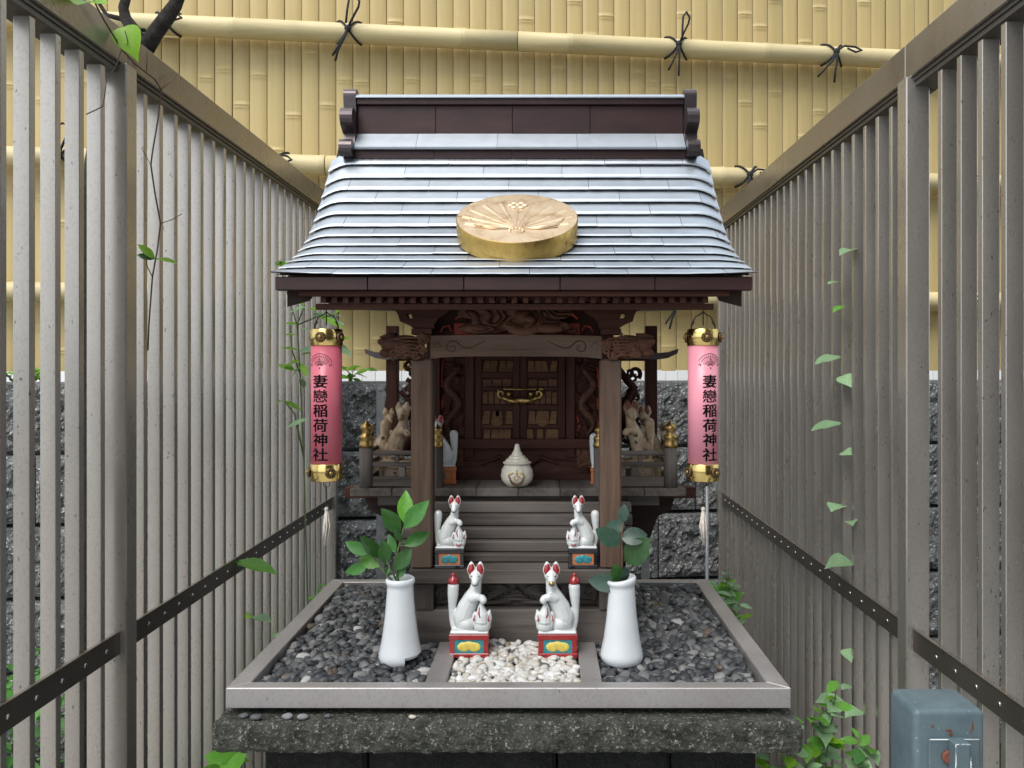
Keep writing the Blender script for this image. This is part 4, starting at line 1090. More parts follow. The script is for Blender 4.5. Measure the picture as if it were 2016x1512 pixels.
# ================================================================== FOXES
U = .1477e-3
def fx(zx, zy, y=0.0): return Vector(((zx - 1470) * U, y, (955 - zy) * U))
def fox_body():
    mb = MB()
    mb.box(-.031, .032, -.019, .019, -.0004, .005, .002)
    mb.ball(fx(1395, 815, .002), (.0165, .0175, .0215), 16, 12)
    mb.ball(fx(1440, 860, -.004), (.016, .0145, .014), 14, 10)
    def cap(pts, rr): mb.tube(pts, rr, 12); [mb.ball(p, r, 10, 8) for p, r in zip(pts, rr)]
    cap([fx(1405, 800), fx(1440, 690), fx(1490, 590, -.002), fx(1525, 510, -.003)], [.0165, .0160, .0140, .0108])
    cap([fx(1525, 520, -.003), fx(1543, 430, -.004), fx(1543, 370, -.004)], [.0110, .0088, .0092])
    mb.ball(fx(1540, 325, -.005), (.0120, .0122, .0112), 14, 10)
    cap([fx(1540, 335, -.010), fx(1537, 385, -.0195)], [.0088, .0052])
    for cx, tx in ((1492, 1488), (1586, 1588)):
        mb.tube([fx(cx, 305, -.004), fx(cx - 2, 255, -.0045), fx(tx, 195, -.003), fx(tx, 178, -.002)], [.0068, .0078, .0036, .0010], 10)
    cap([fx(1500, 575, -.010), fx(1565, 545, -.016), fx(1618, 560, -.017), fx(1628, 578, -.018)], [.0085, .0065, .0058, .0062])
    cap([fx(1300, 925, .006), fx(1275, 850, .007), fx(1268, 700, .007), fx(1276, 560, .006), fx(1281, 475, .006)], [.0075, .0062, .0068, .0092, .0098])
    me = mb.mesh('tmp', M['white'])
    ob = bpy.data.objects.new('tmp', me); C.objects.link(ob)
    m = ob.modifiers.new('r', 'REMESH'); m.mode = 'VOXEL'; m.voxel_size = .00085
    m2 = ob.modifiers.new('s', 'SMOOTH'); m2.factor = .5; m2.iterations = 5
    dg = bpy.context.evaluated_depsgraph_get(); out = bpy.data.meshes.new_from_object(ob.evaluated_get(dg))
    bpy.data.objects.remove(ob); out.name = 'body'
    out.polygons.foreach_set('use_smooth', [True] * len(out.polygons)); return out
def flip(me):
    q = me.copy(); co = np.empty(len(q.vertices) * 3, 'f'); q.vertices.foreach_get('co', co); co[0::3] *= -1; q.vertices.foreach_set('co', co); q.flip_normals(); q.update(); return q
def fox_parts():
    P_ = {}
    # inner ears
    mb = MB()
    for cx in (1490, 1587):
        c = fx(cx, 250, -.0108); mb.ball(c, (.0052, .0018, .0088), 10, 8, Matrix.Rotation(R(-8 if cx > 1540 else 8), 3, 'Y') @ Matrix.Rotation(R(-8), 3, 'X'))
    P_['ear_lining'] = (mb.mesh('ear_lining', M['redglaze']), None)
    mb = MB()
    for s in (-1, 1):
        mb.tube([fx(1538 + s * 14, 335, -.0166), fx(1538 + s * 36, 322, -.0160), fx(1538 + s * 56, 316, -.0128)], [.0004, .0010, .0004], 6)
    mb.tube([fx(1500, 398, -.0190), fx(1520, 408, -.0232), fx(1537, 410, -.0248), fx(1554, 408, -.0232), fx(1574, 398, -.0190)], [.0003, .0007, .0007, .0007, .0003], 6)
    P_['face_line'] = (mb.mesh('face_line', M['ink']), None)
    mb = MB().ball(fx(1537, 383, -.0215), (.0048, .0042, .0035), 10, 8); P_['muzzle'] = (mb.mesh('muzzle', M['gold']), None)
    mb = MB().lathe([(.0085, 0), (.0094, .004), (.0078, .0085), (.004, .0115), (.0033, .0125), (.004, .0145), (.0028, .0168), (.0003, .018)], fx(1281, 440, .006).x, .006, fx(1281, 440).z, 16)
    P_['tail_tip'] = (mb.mesh('tail_tip', M['redglaze']), None)
    # flaming jewel
    mb = MB(); c = fx(1612, 868, -.010); mb.ball(c, (.0148, .0115, .0128), 16, 12)
    for pts, rr in (([(1608, 830), (1612, 740), (1600, 660), (1598, 600)], [.0125, .0105, .0055, .0010]), ([(1660, 840), (1685, 780), (1690, 730), (1698, 692)], [.008, .0062, .0035, .0008]), ([(1560, 850), (1535, 790), (1528, 750), (1534, 712)], [.008, .0062, .0035, .0008])):
        mb.tube([fx(a, b, -.011) for a, b in pts], rr, 10)
    me = mb.mesh('tmp', M['white']); ob = bpy.data.objects.new('tmp', me); C.objects.link(ob)
    m = ob.modifiers.new('r', 'REMESH'); m.mode = 'VOXEL'; m.voxel_size = .0008
    m2 = ob.modifiers.new('s', 'SMOOTH'); m2.factor = .5; m2.iterations = 3
    dg = bpy.context.evaluated_depsgraph_get(); out = bpy.data.meshes.new_from_object(ob.evaluated_get(dg)); bpy.data.objects.remove(ob)
    out.polygons.foreach_set('use_smooth', [True] * len(out.polygons)); out.name = 'flaming_jewel'
    P_['flaming_jewel'] = (out, None)
    mb = MB()
    for pts in ([(1585, 660), (1578, 720), (1595, 765), (1610, 785), (1592, 790)], [(1690, 745), (1682, 785), (1690, 805)], [(1535, 740), (1522, 785), (1530, 800)]):
        mb.tube([fx(a, b, -.0205 if i > 0 else -.0165) for i, (a, b) in enumerate(pts)], [.0005] + [.0013] * (len(pts) - 2) + [.0016], 6)
    P_['flame_curl'] = (mb.mesh('flame_curl', M['redglaze']), None)
    mb = MB().tube([fx(1568, 868, -.0195), fx(1580, 888, -.0208), fx(1612, 898, -.0217), fx(1642, 888, -.0208), fx(1655, 868, -.0195)], [.0005, .0016, .0019, .0016, .0005], 6)
    P_['red_mouth_mark'] = (mb.mesh('jewel_band', M['redglaze']), None)
    return P_
FB = {1: fox_body()}; FB[-1] = flip(FB[1])
FP = {1: fox_parts()}; FP[-1] = {k: (flip(v[0]), None) for k, v in FP[1].items()}
def setmat(o, m):
    if len(o.material_slots): o.material_slots[0].link = 'OBJECT'; o.material_slots[0].material = m
def fox(label, group, px, D, zfoot, scale, hand, body='white', plinth='red', gold=False, rot=0, skip=(), name='fox_figurine', ph=.0385):
    """hand 1: tail on the left, -1: tail on the right"""
    loc = Vector((PX(px, D), D + .019 * scale, zfoot)); t = thing(name, label, 'figurine', loc, group)
    Mx = Matrix.Translation(Vector((0, 0, ph * scale if plinth else 0))) @ Matrix.Rotation(R(rot), 4, 'Z') @ Matrix.Scale(scale, 4)
    b = bpy.data.objects.new('body', FB[hand]); C.objects.link(b); b.parent = t; b.matrix_basis = Mx; setmat(b, M[body])
    for nm, (me, _) in FP[hand].items():
        if nm in skip or (nm == 'muzzle' and not gold): continue
        if nm == 'flame_curl' and 'flaming_jewel' in skip: continue
        o = bpy.data.objects.new(nm, me); C.objects.link(o); o.parent = t; o.matrix_basis = Mx
        if nm == 'flaming_jewel': setmat(o, M[body if body == 'stained' else 'white'])
        if body == 'stained' and nm == 'ear_lining': setmat(o, M['rust'])
    if plinth:
        cols = {'red': ('redglaze', 'tealglaze', 'yellowglaze'), 'black': ('blackglaze', 'orangeglaze', 'tealglaze'), 'orange': ('orangeglaze', 'orangeglaze', 'grout'), 'old': ('stained', 'stained', 'stained')}[plinth]
        W, Dp, H = .0325 * scale, .019 * scale, ph * scale
        mb = MB(); mb.box(-W, W, -Dp, Dp, 0, H * .2, .001).box(-W, W, -Dp, Dp, H * .76, H - .0002, .001).box(-W * .96, -W * .72, -Dp * .97, Dp * .97, H * .2 + .0002, H * .76 - .0002, .0005).box(W * .72, W * .96, -Dp * .97, Dp * .97, H * .2 + .0002, H * .76 - .0002, .0005)
        mb.v = [Matrix.Rotation(R(rot), 3, 'Z') @ v + loc for v in mb.v]; pl = mb.build('plinth', M[cols[0]], t)
        mb = MB().box(-W * .7195, W * .7195, -Dp * .9, Dp * .9, H * .2 + .0003, H * .76 - .0003); mb.v = [Matrix.Rotation(R(rot), 3, 'Z') @ v + loc for v in mb.v]; pn = mb.build('plinth_panel', M[cols[1]], pl)
        if plinth != 'old':
            mb = MB(); yf = -Dp * .9
            if plinth == 'orange': mb.ball((0, yf, H * .48), (W * .3, .001, H * .22), 14, 8)
            else:
                for s in (-1, 1): mb.ball((s * W * .26, yf, H * .46), (W * .33, .0013, H * .2), 14, 8)
                mb.ball((0, yf, H * .54), (W * .3, .0013, H * .16), 14, 8)
                for k in range(-4, 5): mb.box(k * W * .11 - .0003, k * W * .11 + .0003, yf - .0019, yf, H * .36, H * (.6 - .02 * abs(k)))
            mb.v = [Matrix.Rotation(R(rot), 3, 'Z') @ v + loc for v in mb.v]; mb.build('flower_emblem', M[cols[2]], pn)
    return t
G1, G2, G3 = 'white foxes on red plinths', 'white foxes on black plinths', 'stained old foxes on the veranda'
fox('glossy white fox on a red plinth beside the chipped vase', G1, 923, 1.236, ZG - .003, 1.0, 1, skip=('red_mouth_mark',))
fox('glossy white gold-muzzled fox on a red plinth beside the intact vase', G1, 1098, 1.236, ZG - .003, 1.0, -1, gold=True, skip=('red_mouth_mark',))
ub = 'white'
fox('small white fox on a black plinth on the shrine step behind the bright leafy sprig', G2, 884.5, 1.289, ZST + .0002, .775, 1, plinth='black', skip=('tail_tip',), ph=.044)
fox('small white fox on a black plinth on the shrine step behind the grey-green sprig', G2, 1148, 1.289, ZST + .0002, .775, -1, plinth='black', skip=('tail_tip',), ph=.044)
sk = ('flaming_jewel', 'tail_tip', 'red_mouth_mark', 'flame_curl', 'face_line')
fox('brown stained fox statue behind the railing by the deep pink lantern', G3, 781, 1.445, ZV + .0003, 1.02, 1, 'stained', 'old', skip=sk + ('ear_lining',), name='fox_statue', rot=-8)
fox('tan stained fox statue, rearmost behind the railing by the deep pink lantern', G3, 752, 1.50, ZV + .0003, .92, 1, 'stained', 'old', skip=sk + ('ear_lining',), name='fox_statue', rot=25)
fox('spotted cream fox statue with red ears behind the railing by the paler lantern', G3, 1254, 1.445, ZV + .0003, 1.04, -1, 'stained', 'old', skip=sk, name='fox_statue', rot=8)
fox('pale stained fox statue, rearmost behind the railing by the paler lantern', G3, 1282, 1.50, ZV + .0003, .95, -1, 'stained', 'old', skip=sk, name='fox_statue', rot=-25)
fox('white fox on an orange plinth tucked behind the porch post near the doors', 'white foxes on orange plinths', 867, 1.44, ZV + .0003, .85, -1, plinth='orange', skip=('tail_tip', 'flaming_jewel', 'flame_curl', 'red_mouth_mark'), rot=10)
fox('white fox almost hidden behind the porch post beside the spotted fox', 'white foxes on orange plinths', 1192, 1.44, ZV + .0003, .80, 1, plinth='orange', skip=('tail_tip', 'flaming_jewel', 'flame_curl', 'red_mouth_mark'), rot=-10)

# ================================================================== JAR AND VASES
jx, jy = PX(1018, 1.425), 1.425
jar = thing('lidded_jar', 'round white lidded jar with gold swirl emblem on the veranda', 'jar', (jx, jy, ZV))
MB().lathe([(.0001, ZV + .0003), (.018, ZV + .0003), (.0205, ZV + .002), (.0285, ZV + .011), (.0305, ZV + .02), (.0285, ZV + .032), (.0235, ZV + .0405), (.0235, ZV + .0425)], jx, jy, 0, 32).build('bowl', M['cream'], jar)
MB().lathe([(.0001, ZV + .0428), (.0262, ZV + .0428), (.0268, ZV + .0445), (.022, ZV + .0475), (.0195, ZV + .0515), (.0165, ZV + .0525), (.0145, ZV + .0565), (.0115, ZV + .0577), (.009, ZV + .0625), (.0062, ZV + .067), (.0046, ZV + .074), (.0038, ZV + .078), (.0001, ZV + .0795)], jx, jy, 0, 56, smooth=False).build('lid', M['cream'], jar)
def onjar(u, v):
    z = v; r_ = .0312 - .006 * ((z - .020) / .014) ** 2 * .35
    return (jx + u, jy - math.sqrt(max(1e-6, r_ ** 2 - u * u)) + .0003, ZV + z)
MB().tube([onjar(.0118 * math.cos(a), .0185 + .0118 * math.sin(a)) for a in [PI * .95 + PI * 1.1 * i / 18 for i in range(19)]], [.0008 + .0022 * math.sin(PI * i / 18) for i in range(19)], 6).build('dark_ring_mark', M['stem'], jar)
mb = MB()
for s in (-1, 1):
    mb.tube([onjar(s * .0125, .0175), onjar(s * .0145, .0225), onjar(s * .0105, .0275), onjar(s * .006, .0285)], [.0008, .0018, .0016, .0006], 6)
mb.tube([onjar((.0065 - .0005 * i) * math.cos(i * .7), .0185 + (.0065 - .0005 * i) * math.sin(i * .7)) for i in range(12)], .0009, 6)
mb.tube([onjar(0, .026), onjar(0, .029), onjar(0, .0335)], [.0022, .0018, .0004], 6); mb.build('gold_emblem', M['gold'], jar)

def vase(px, D, label, chip, lip):
    x, y = PX(px, D), D; zb_ = ZG - .001
    t = thing('flower_vase', label, 'vase', (x, y, zb_), 'white vases')
    pf = [(.030, 0), (.0325, .003), (.0345, .010), (.0325, .020), (.0295, .034), (.0268, .052), (.0243, .072), (.0225, .092), (.0212, .112), (.0207, .121), (.0222, .1235), (.0235, .127), (.0232, .131), (.0205, .1335)]
    inn = [(.0185, .131), (.0180, .118), (.0195, .09), (.0215, .07), (.0265, .034), (.030, .010), (.028, .004)]
    mb = MB(); n = 64
    pr2 = []
    for (a, b), (c, d) in zip(pf[:-1], pf[1:]):
        st = max(1, int(abs(d - b) / .004))
        for i in range(st): pr2.append((a + (c - a) * i / st, b + (d - b) * i / st))
    pr2.append(pf[-1])
    prof2 = pr2 + inn
    vs = []
    for j, (r, z) in enumerate(prof2):
        for i in range(n):
            a = 2 * PI * i / n; zz = z
            if lip and z > .12: zz += .004 * math.cos(a) * (z - .12) / .013; r2 = r * (1 + .03 * math.sin(2 * a))
            else: r2 = r
            vs.append((x + r2 * math.cos(a), y + r2 * math.sin(a), zb_ + zz))
    fs = []
    for j in range(len(prof2) - 1):
        for i in range(n):
            if chip:
                a = math.degrees(2 * PI * (i + .5) / n); z = (prof2[j][1] + prof2[j + 1][1]) / 2
                if (a > 291 or a < 25) and z < .0126: continue
            fs.append((j * n + i, j * n + (i + 1) % n, (j + 1) * n + (i + 1) % n, (j + 1) * n + i))
    mb.add(vs, fs, True); mb.build('vase_body', M['vase'], t)
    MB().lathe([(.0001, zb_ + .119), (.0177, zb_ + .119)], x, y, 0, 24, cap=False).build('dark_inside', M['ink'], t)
    MB().lathe([(.0001, zb_ + .0145), (.0255, zb_ + .0145)], x, y, 0, 24, cap=False).build('clay_inside', M['rust'], t)
    return Vector((x, y, zb_ + .131))
v1 = vase(788, 1.222, 'white flared porcelain vase with a chunk broken from its foot', True, False)
v2 = vase(1224, 1.222, 'intact white flared porcelain vase holding the grey-green sprig', False, True)

# ================================================================== LEAVES AND PLANTS
def leafmesh(name, mat, pts, fold=.25, curve=.18, nl=8):
    """pts: half-width profile along the unit length"""
    mb = MB(); vs = []; n = len(pts)
    for i, (t, hw) in enumerate(pts):
        z = -curve * t * t
        for s in (-1, -.5, 0, .5, 1): vs.append((s * hw, t, z + fold * abs(s) * hw + .012 * math.sin(t * 25) * abs(s)))
    fs = [(5 * i + j, 5 * i + j + 1, 5 * (i + 1) + j + 1, 5 * (i + 1) + j) for i in range(n - 1) for j in range(4)]
    mb.add(vs, fs, True); return mb.mesh('leaf', mat)
OV = [(0, .01), (.06, .06), (.18, .16), (.34, .235), (.5, .25), (.66, .215), (.82, .13), (.93, .055), (1, .004)]
RD = [(0, .01), (.04, .10), (.14, .24), (.3, .34), (.5, .37), (.7, .32), (.85, .2), (.95, .09), (1, .01)]
HT = [(-.12, .14), (-.06, .30), (.05, .40), (.2, .43), (.4, .37), (.6, .25), (.8, .11), (.93, .03), (1, .003)]
LN = [(0, .008), (.1, .05), (.3, .105), (.5, .115), (.7, .085), (.88, .035), (1, .003)]
LM = {}
for k, m in (('dark', 'leafdark'), ('bright', 'leafbright'), ('lime', 'leaflime'), ('grey', 'leafgrey'), ('pale', 'leafpale'), ('mid', 'leafmid')):
    for s, p in (('ov', OV), ('rd', RD), ('ht', HT), ('ln', LN)):
        LM[k + s] = None
LMSRC = {'dark': 'leafdark', 'bright': 'leafbright', 'lime': 'leaflime', 'grey': 'leafgrey', 'pale': 'leafpale', 'mid': 'leafmid'}
SH = {'ov': OV, 'rd': RD, 'ht': HT, 'ln': LN}
def LMG(k):
    if LM[k] is None: LM[k] = leafmesh(k, M[LMSRC[k[:-2]]], SH[k[-2:]], .22 if k[-2:] != 'rd' else .12, .15)
    return LM[k]
def leaf(parent, kind, base, tip, facing=Vector((0, -1, .35)), wid=1.0):
    base, tip = Vector(base), Vector(tip); d = tip - base; L = d.length; d.normalize()
    n_ = Vector(facing); n_ = (n_ - d * n_.dot(d)).normalized(); xx = d.cross(n_)
    mt = Matrix((xx * wid, d, n_)).transposed().to_4x4(); mt = Matrix.Translation(base) @ mt @ Matrix.Scale(L, 4)
    return inst('leaf', LMG(kind), parent, mt)

def sprig(label, root, stems, leaves, group=None, stemmat='greenstem', name='leafy_sprig'):
    t = thing(name, label, 'sprig', root, group)
    for pts, r in stems: MB().tube(pts, [r * (1 - .5 * i / (len(pts) - 1)) for i in range(len(pts))], 6).build('stem', M[stemmat], t)
    for kind, b, tp, fc, w_ in leaves: leaf(t, kind, b, tp, fc, w_)
    return t
D1 = 1.215
def Q(zx, zy, dD=0): return P(640 + zx / 5.04, 860 + zy / 5.04, D1 + dD)      # left sprig, read off an enlarged view
vr = lambda: Vector((rnd.uniform(-.5, .5), -1, rnd.uniform(.0, .6)))
L1 = [('brightov', (790, 860), (800, 525), .95), ('midov', (785, 905), (1010, 640), .95), ('darkov', (745, 960), (570, 710), 1.1), ('midov', (780, 1080), (1045, 945), .95),
      ('darkov', (760, 1040), (690, 930), .9), ('midov', (700, 1150), (620, 965), 1.0), ('midov', (440, 1160), (185, 1045), .9), ('darkov', (540, 1200), (370, 990), .95),
      ('brightov', (540, 1290), (325, 1185), 1.05), ('midov', (430, 1280), (185, 1350), .9), ('midov', (600, 1260), (580, 1035), 1.0), ('darkov', (690, 1320), (850, 1110), 1.1), ('midov', (705, 1400), (800, 1290), 1.2), ('darkov', (600, 1380), (640, 1260), .8)]
top = v1 + Vector((0, 0, -.015))
sprig('bright green leafy sprig standing in the chipped white vase', v1 + Vector((0, 0, -.012)),
      [([top, Q(690, 1250), Q(735, 1080), Q(775, 920), Q(795, 850)], .0016), ([top, Q(590, 1350), Q(540, 1270), Q(440, 1170)], .0014), ([top, Q(640, 1300), Q(600, 1200)], .0012), ([top, Q(560, 1310), Q(430, 1280)], .001), ([Q(735, 1080), Q(700, 1150)], .0008), ([Q(735, 1080), Q(785, 1080)], .0008), ([top, Q(680, 1350), Q(705, 1400)], .0008)],
      [(k, Q(b[0], b[1], rnd.uniform(-.004, .004)), Q(t_[0], t_[1], rnd.uniform(-.02, .012)), vr(), w_) for k, b, t_, w_ in L1], None)
def Q2(zx, zy, dD=0): return P(1000 + zx / 5.04, 860 + zy / 5.04, D1 + dD)
L2 = [('greyrd', (1140, 850), (1150, 675), .85), ('greyrd', (1160, 880), (960, 900), .9), ('greyrd', (1110, 1060), (890, 925), .85), ('greyrd', (1130, 1010), (1380, 960), 1.0), ('darkrd', (1170, 1250), (1385, 1020), .95),
      ('greyrd', (1120, 1470), (795, 1430), .75), ('darkrd', (1110, 1440), (1060, 1280), .9), ('greyrd', (1150, 1440), (1175, 1310), .7)]
top = v2 + Vector((-.004, 0, -.015))
sprig('grey-green round-leaved sprig standing in the intact white vase', v2 + Vector((0, 0, -.012)),
      [([top, Q2(1130, 1380), Q2(1135, 1150), Q2(1125, 1000), Q2(1145, 850)], .0024)],
      [(k, Q2(b[0], b[1], rnd.uniform(-.004, .004)), Q2(t_[0], t_[1], rnd.uniform(-.02, .012)), vr(), w_) for k, b, t_, w_ in L2], None, 'stem')

# ---- thin vine on the left fence
def onL(px, py, inset=.022):
    X = .750 - inset; D = F * X / (VX - px); return P(px, py, D)
vine = thing('climbing_vine', 'thin brown vine with few lime leaves hanging over the paler fence rail', 'vine', onL(205, 40))
for pts, r in (([(172, -40), (190, 12), (205, 40), (240, 97), (265, 125), (288, 143), (304, 155), (317, 176), (312, 230), (300, 300), (297, 325), (305, 380), (316, 440), (310, 490), (300, 545), (293, 640), (291, 690)], .0016),
               ([(240, 97), (228, 130), (210, 155), (206, 190), (202, 210), (170, 225)], .0009), ([(316, 440), (340, 432), (358, 421)], .0008), ([(317, 176), (330, 165), (346, 148)], .0012), ([(288, 143), (290, 112), (288, 95)], .0008), ([(297, 325), (288, 308), (279, 292), (284, 288)], .0006), ([(300, 545), (290, 525), (287, 505)], .001)):
    MB().tube([onL(*p) for p in pts], r, 6).build('stem', M['stem'], vine)
b_ = onL(246, 60, .03); leaf(vine, 'limeht', b_, P(269, 117, b_.y - .01), (.15, -1, .15), .95)
MB().tube([onL(240, 97), P(252, 85, b_.y - .008), b_], .0008, 5).build('stem', M['stem'], vine)
leaf(vine, 'limeov', onL(180, 4), onL(212, 2, .05), (.3, -1, .9), 1.2); leaf(vine, 'limeov', onL(176, 6), onL(150, -10, .05), (.3, -1, .9), 1.2)
b_ = onL(305, 510, .025)
for kd, tx, ty, fc in (('limeov', 272, 478, (.4, -1, .6)), ('limeov', 348, 513, (.2, -.5, 1)), ('darkov', 268, 500, (.4, -1, .2))): leaf(vine, kd, b_, P(tx, ty, b_.y - .01), fc, .8)
# leaves poking through the paler fence near the tray
v2t = thing('fence_weed', 'yellow-green weed leaves poking through the paler fence above the tray', 'weed', onL(500, 1225))
MB().tube([onL(505, 1512, -.03), onL(500, 1330, -.03), onL(492, 1230, -.03), onL(480, 1106, -.03)], .0015, 6).build('stem', M['greenstem'], v2t)
for kd, bx, by, tx, ty, w_ in (('brightov', 462, 1106, 545, 1118, .8), ('limeov', 500, 1215, 470, 1210, 1), ('paleov', 498, 1214, 532, 1218, 1), ('limeov', 540, 1250, 487, 1246, .8), ('paleov', 535, 1248, 558, 1255, .8)):
    b_ = onL(bx, by, 0); leaf(v2t, kd, b_, P(tx, ty, b_.y - .03), (.2, -.35, 1), w_)
# ---- leaves of a vine behind the darker fence
def onR(px, py, inset=.0):
    X = .679 - inset; D = F * X / (px - VX); return P(px, py, D)
rv = thing('heart_leaf_vine', 'pale heart-shaped vine leaves poking out between the darker fence slats', 'vine', onR(1672, 1000, -.03))
MB().tube([onR(1668 + 6 * math.sin(k), 480 + k * 70, -.03) for k in range(15)], .0018, 6).build('stem', M['stem'], rv)
for (bx, by, tx, ty, kd, w_) in ((1675, 492, 1652, 497, 'paleht', .9), (1655, 556, 1630, 553, 'paleov', .9), (1662, 602, 1640, 609, 'brightov', .9), (1655, 702, 1605, 708, 'paleov', 1.0), (1660, 742, 1676, 760, 'paleht', 1.2), (1657, 833, 1598, 838, 'paleov', .8), (1662, 890, 1680, 893, 'paleht', 1.2), (1650, 994, 1636, 1003, 'paleht', 1.3), (1668, 1104, 1624, 1112, 'paleht', .9), (1668, 1280, 1676, 1302, 'paleht', 1.1), (1675, 1350, 1658, 1352, 'paleov', 1), (1676, 1026, 1678, 1032, 'paleht', 1), (1688, 1398, 1664, 1407, 'paleht', 1)):
    b_ = onR(bx, by, .004); leaf(rv, kd, b_, P(tx, ty, b_.y - .03), (-.4, -.5, .9), w_)

def weed(name, label, foot, heights, seed, kinds, size, spread, lean=(0, 0), nleaf=26, group=None, facing=None, zlo=.3):
    r = random.Random(seed); t = thing(name, label, 'plant', foot, group); foot = Vector(foot)
    stems = []
    for h in heights:
        pts = []
        e = Vector((r.uniform(-spread, spread) + lean[0], r.uniform(-spread, spread) + lean[1], h))
        for k in range(7):
            q = k / 6; pts.append(foot + Vector((e.x * q ** 1.6, e.y * q ** 1.6, h * q)) + Vector((r.uniform(-.008, .008), r.uniform(-.008, .008), 0)))
        stems.append(pts); MB().tube(pts, [.003 * (1 - .7 * k / 6) for k in range(7)], 5).build('stem', M['greenstem'], t)
    for k in range(nleaf):
        pts = r.choice(stems); q = zlo + (1 - zlo) * (k + r.random()) / nleaf * .999; i = min(5, int(q * 6)); b = pts[i].lerp(pts[i + 1], q * 6 - i)
        a = r.uniform(0, 2 * PI); L = size * r.uniform(.6, 1.25)
        tp = b + Vector((math.cos(a), math.sin(a) - .25, r.uniform(-.35, .55))) * L
        leaf(t, r.choice(kinds), b, tp, (r.uniform(-.4, .4), -.45 + r.uniform(-.4, .3), 1), r.uniform(.85, 1.2))
    return t
GW = 'weeds in the gap beside the tray'
weed('leafy_weed', 'tall bright weed climbing beside the tray edge along the darker fence', (.47, 1.78, 0), (.985, .93, .88, .95, .84), 21, ('limeov', 'brightht', 'paleov', 'paleht'), .030, .05, (.0, .02), 110, GW, zlo=.72)
weed('leafy_weed', 'heart-leaved weed between the stone slab and the darker fence', (.48, 1.44, 0), (.86, .80, .74, .82, .78), 22, ('paleht', 'brightov', 'limeov', 'paleht'), .034, .055, (.02, .02), 100, GW, zlo=.68)
weed('leafy_weed', 'broad bright weed below the slab corner by the darker fence', (.44, 1.36, 0), (.82, .84, .76, .80, .78), 23, ('brightov', 'limeov', 'brightht', 'paleov'), .034, .06, (.01, 0), 90, GW, zlo=.7)
weed('leafy_weed', 'short weed beside the blue-grey metal post', (.575, 1.38, 0), (.74, .68, .72, .78), 24, ('midov', 'paleov', 'brightov', 'paleht'), .034, .045, (.005, .01), 70, GW, zlo=.68)
weed('leafy_weed', 'low green weed under the slab corner by the paler fence', (-.51, 1.22, 0), (.80, .84, .78), 25, ('midov', 'brightov', 'brightov'), .05, .05, (0, 0), 40, GW, zlo=.8)
weed('leafy_weed', 'small sprout behind the tray below the dark stone wall', (PX(1340, 2.2), 2.2, 0), (.83, .76, .80), 26, ('brightov', 'brightht'), .035, .03, (0, 0), 26, GW, zlo=.75)
weed('leafy_weed', 'leafy sprouts behind the tray corner near the galvanised pipe', (PX(1400, 2.25), 2.25, 0), (.80, .76, .72), 27, ('brightov', 'midov'), .045, .06, (0, 0), 34, GW, zlo=.7)
weed('leafy_weed', 'tiny sprout behind the tray corner touching the paler fence', (PX(648, 2.3), 2.3, 0), (.80, .76), 28, ('brightov', 'brightht'), .03, .03, (0, 0), 14, GW, zlo=.8)
# nandina-like plant behind the left lantern
nd = thing('slender_leaf_plant', 'slender-leaved plant with narrow leaves behind the deep pink lantern', 'plant', (PX(600, 2.15), 2.15, 0))
D3 = 2.1
for pts in ([(600, 1500), (606, 1200), (598, 900), (590, 720), (585, 640), (600, 600)], [(592, 740), (575, 690), (570, 640)], [(585, 640), (620, 625), (660, 620)], [(598, 900), (580, 815), (560, 790)]):
    MB().tube([P(a, b, D3) for a, b in pts] if pts[0][1] < 1400 else [Vector((PX(600, D3), D3, .0))] + [P(a, b, D3) for a, b in pts[1:]], .0022, 6).build('stem', M['greenstem'], nd)
LL = [((600, 605), (560, 612)), ((605, 612), (640, 600)), ((600, 600), (575, 590)), ((615, 618), (680, 632)), ((630, 624), (676, 640)), ((595, 640), (560, 632)), ((590, 650), (612, 645)), ((585, 660), (560, 655)), ((588, 690), (556, 680)), ((590, 690), (690, 680)), ((592, 700), (615, 690)), ((590, 712), (554, 716)), ((592, 722), (570, 740)), ((592, 716), (606, 740)), ((580, 730), (545, 712)), ((592, 745), (600, 760)),
      ((560, 790), (599, 806)), ((552, 788), (545, 792)), ((606, 825), (560, 838)), ((555, 512), (540, 516)), ((545, 520), (566, 516)), ((660, 620), (690, 625)), ((655, 622), (672, 604)), ((640, 618), (625, 606)), ((650, 672), (694, 695)), ((640, 668), (690, 660))]
for i, (a, b) in enumerate(LL):
    leaf(nd, 'limeln' if i % 3 else 'paleln', P(a[0], a[1], D3 + rnd.uniform(-.03, .03)), P(b[0], b[1], D3 + rnd.uniform(-.06, .04)), (rnd.uniform(-.4, .4), -.6, .8), 1.4)
MB().tube([P(585, 640, D3), P(560, 560, D3), P(552, 515, D3)], .0016, 6).build('stem', M['greenstem'], nd)
# sprouts on the wall top
for i, (px, lab) in enumerate(((28, 'bright sprout on the stone wall top seen between outer slats of paler fence'), (80, 'bright sprout on the stone wall top behind the paler fence tree'), (690, 'bright small sprout on the stone wall top beside the deep pink lantern'))):
    x = xw(px, 2.93); ft = wallpt(x, 2.93, HC - .062)
    weed('wall_sprout', lab, ft, (.05, .06, .045), 31 + i, ('limeov', 'brightov'), .05, .06, (0, 0), 16, 'sprouts on the wall top', zlo=.2)
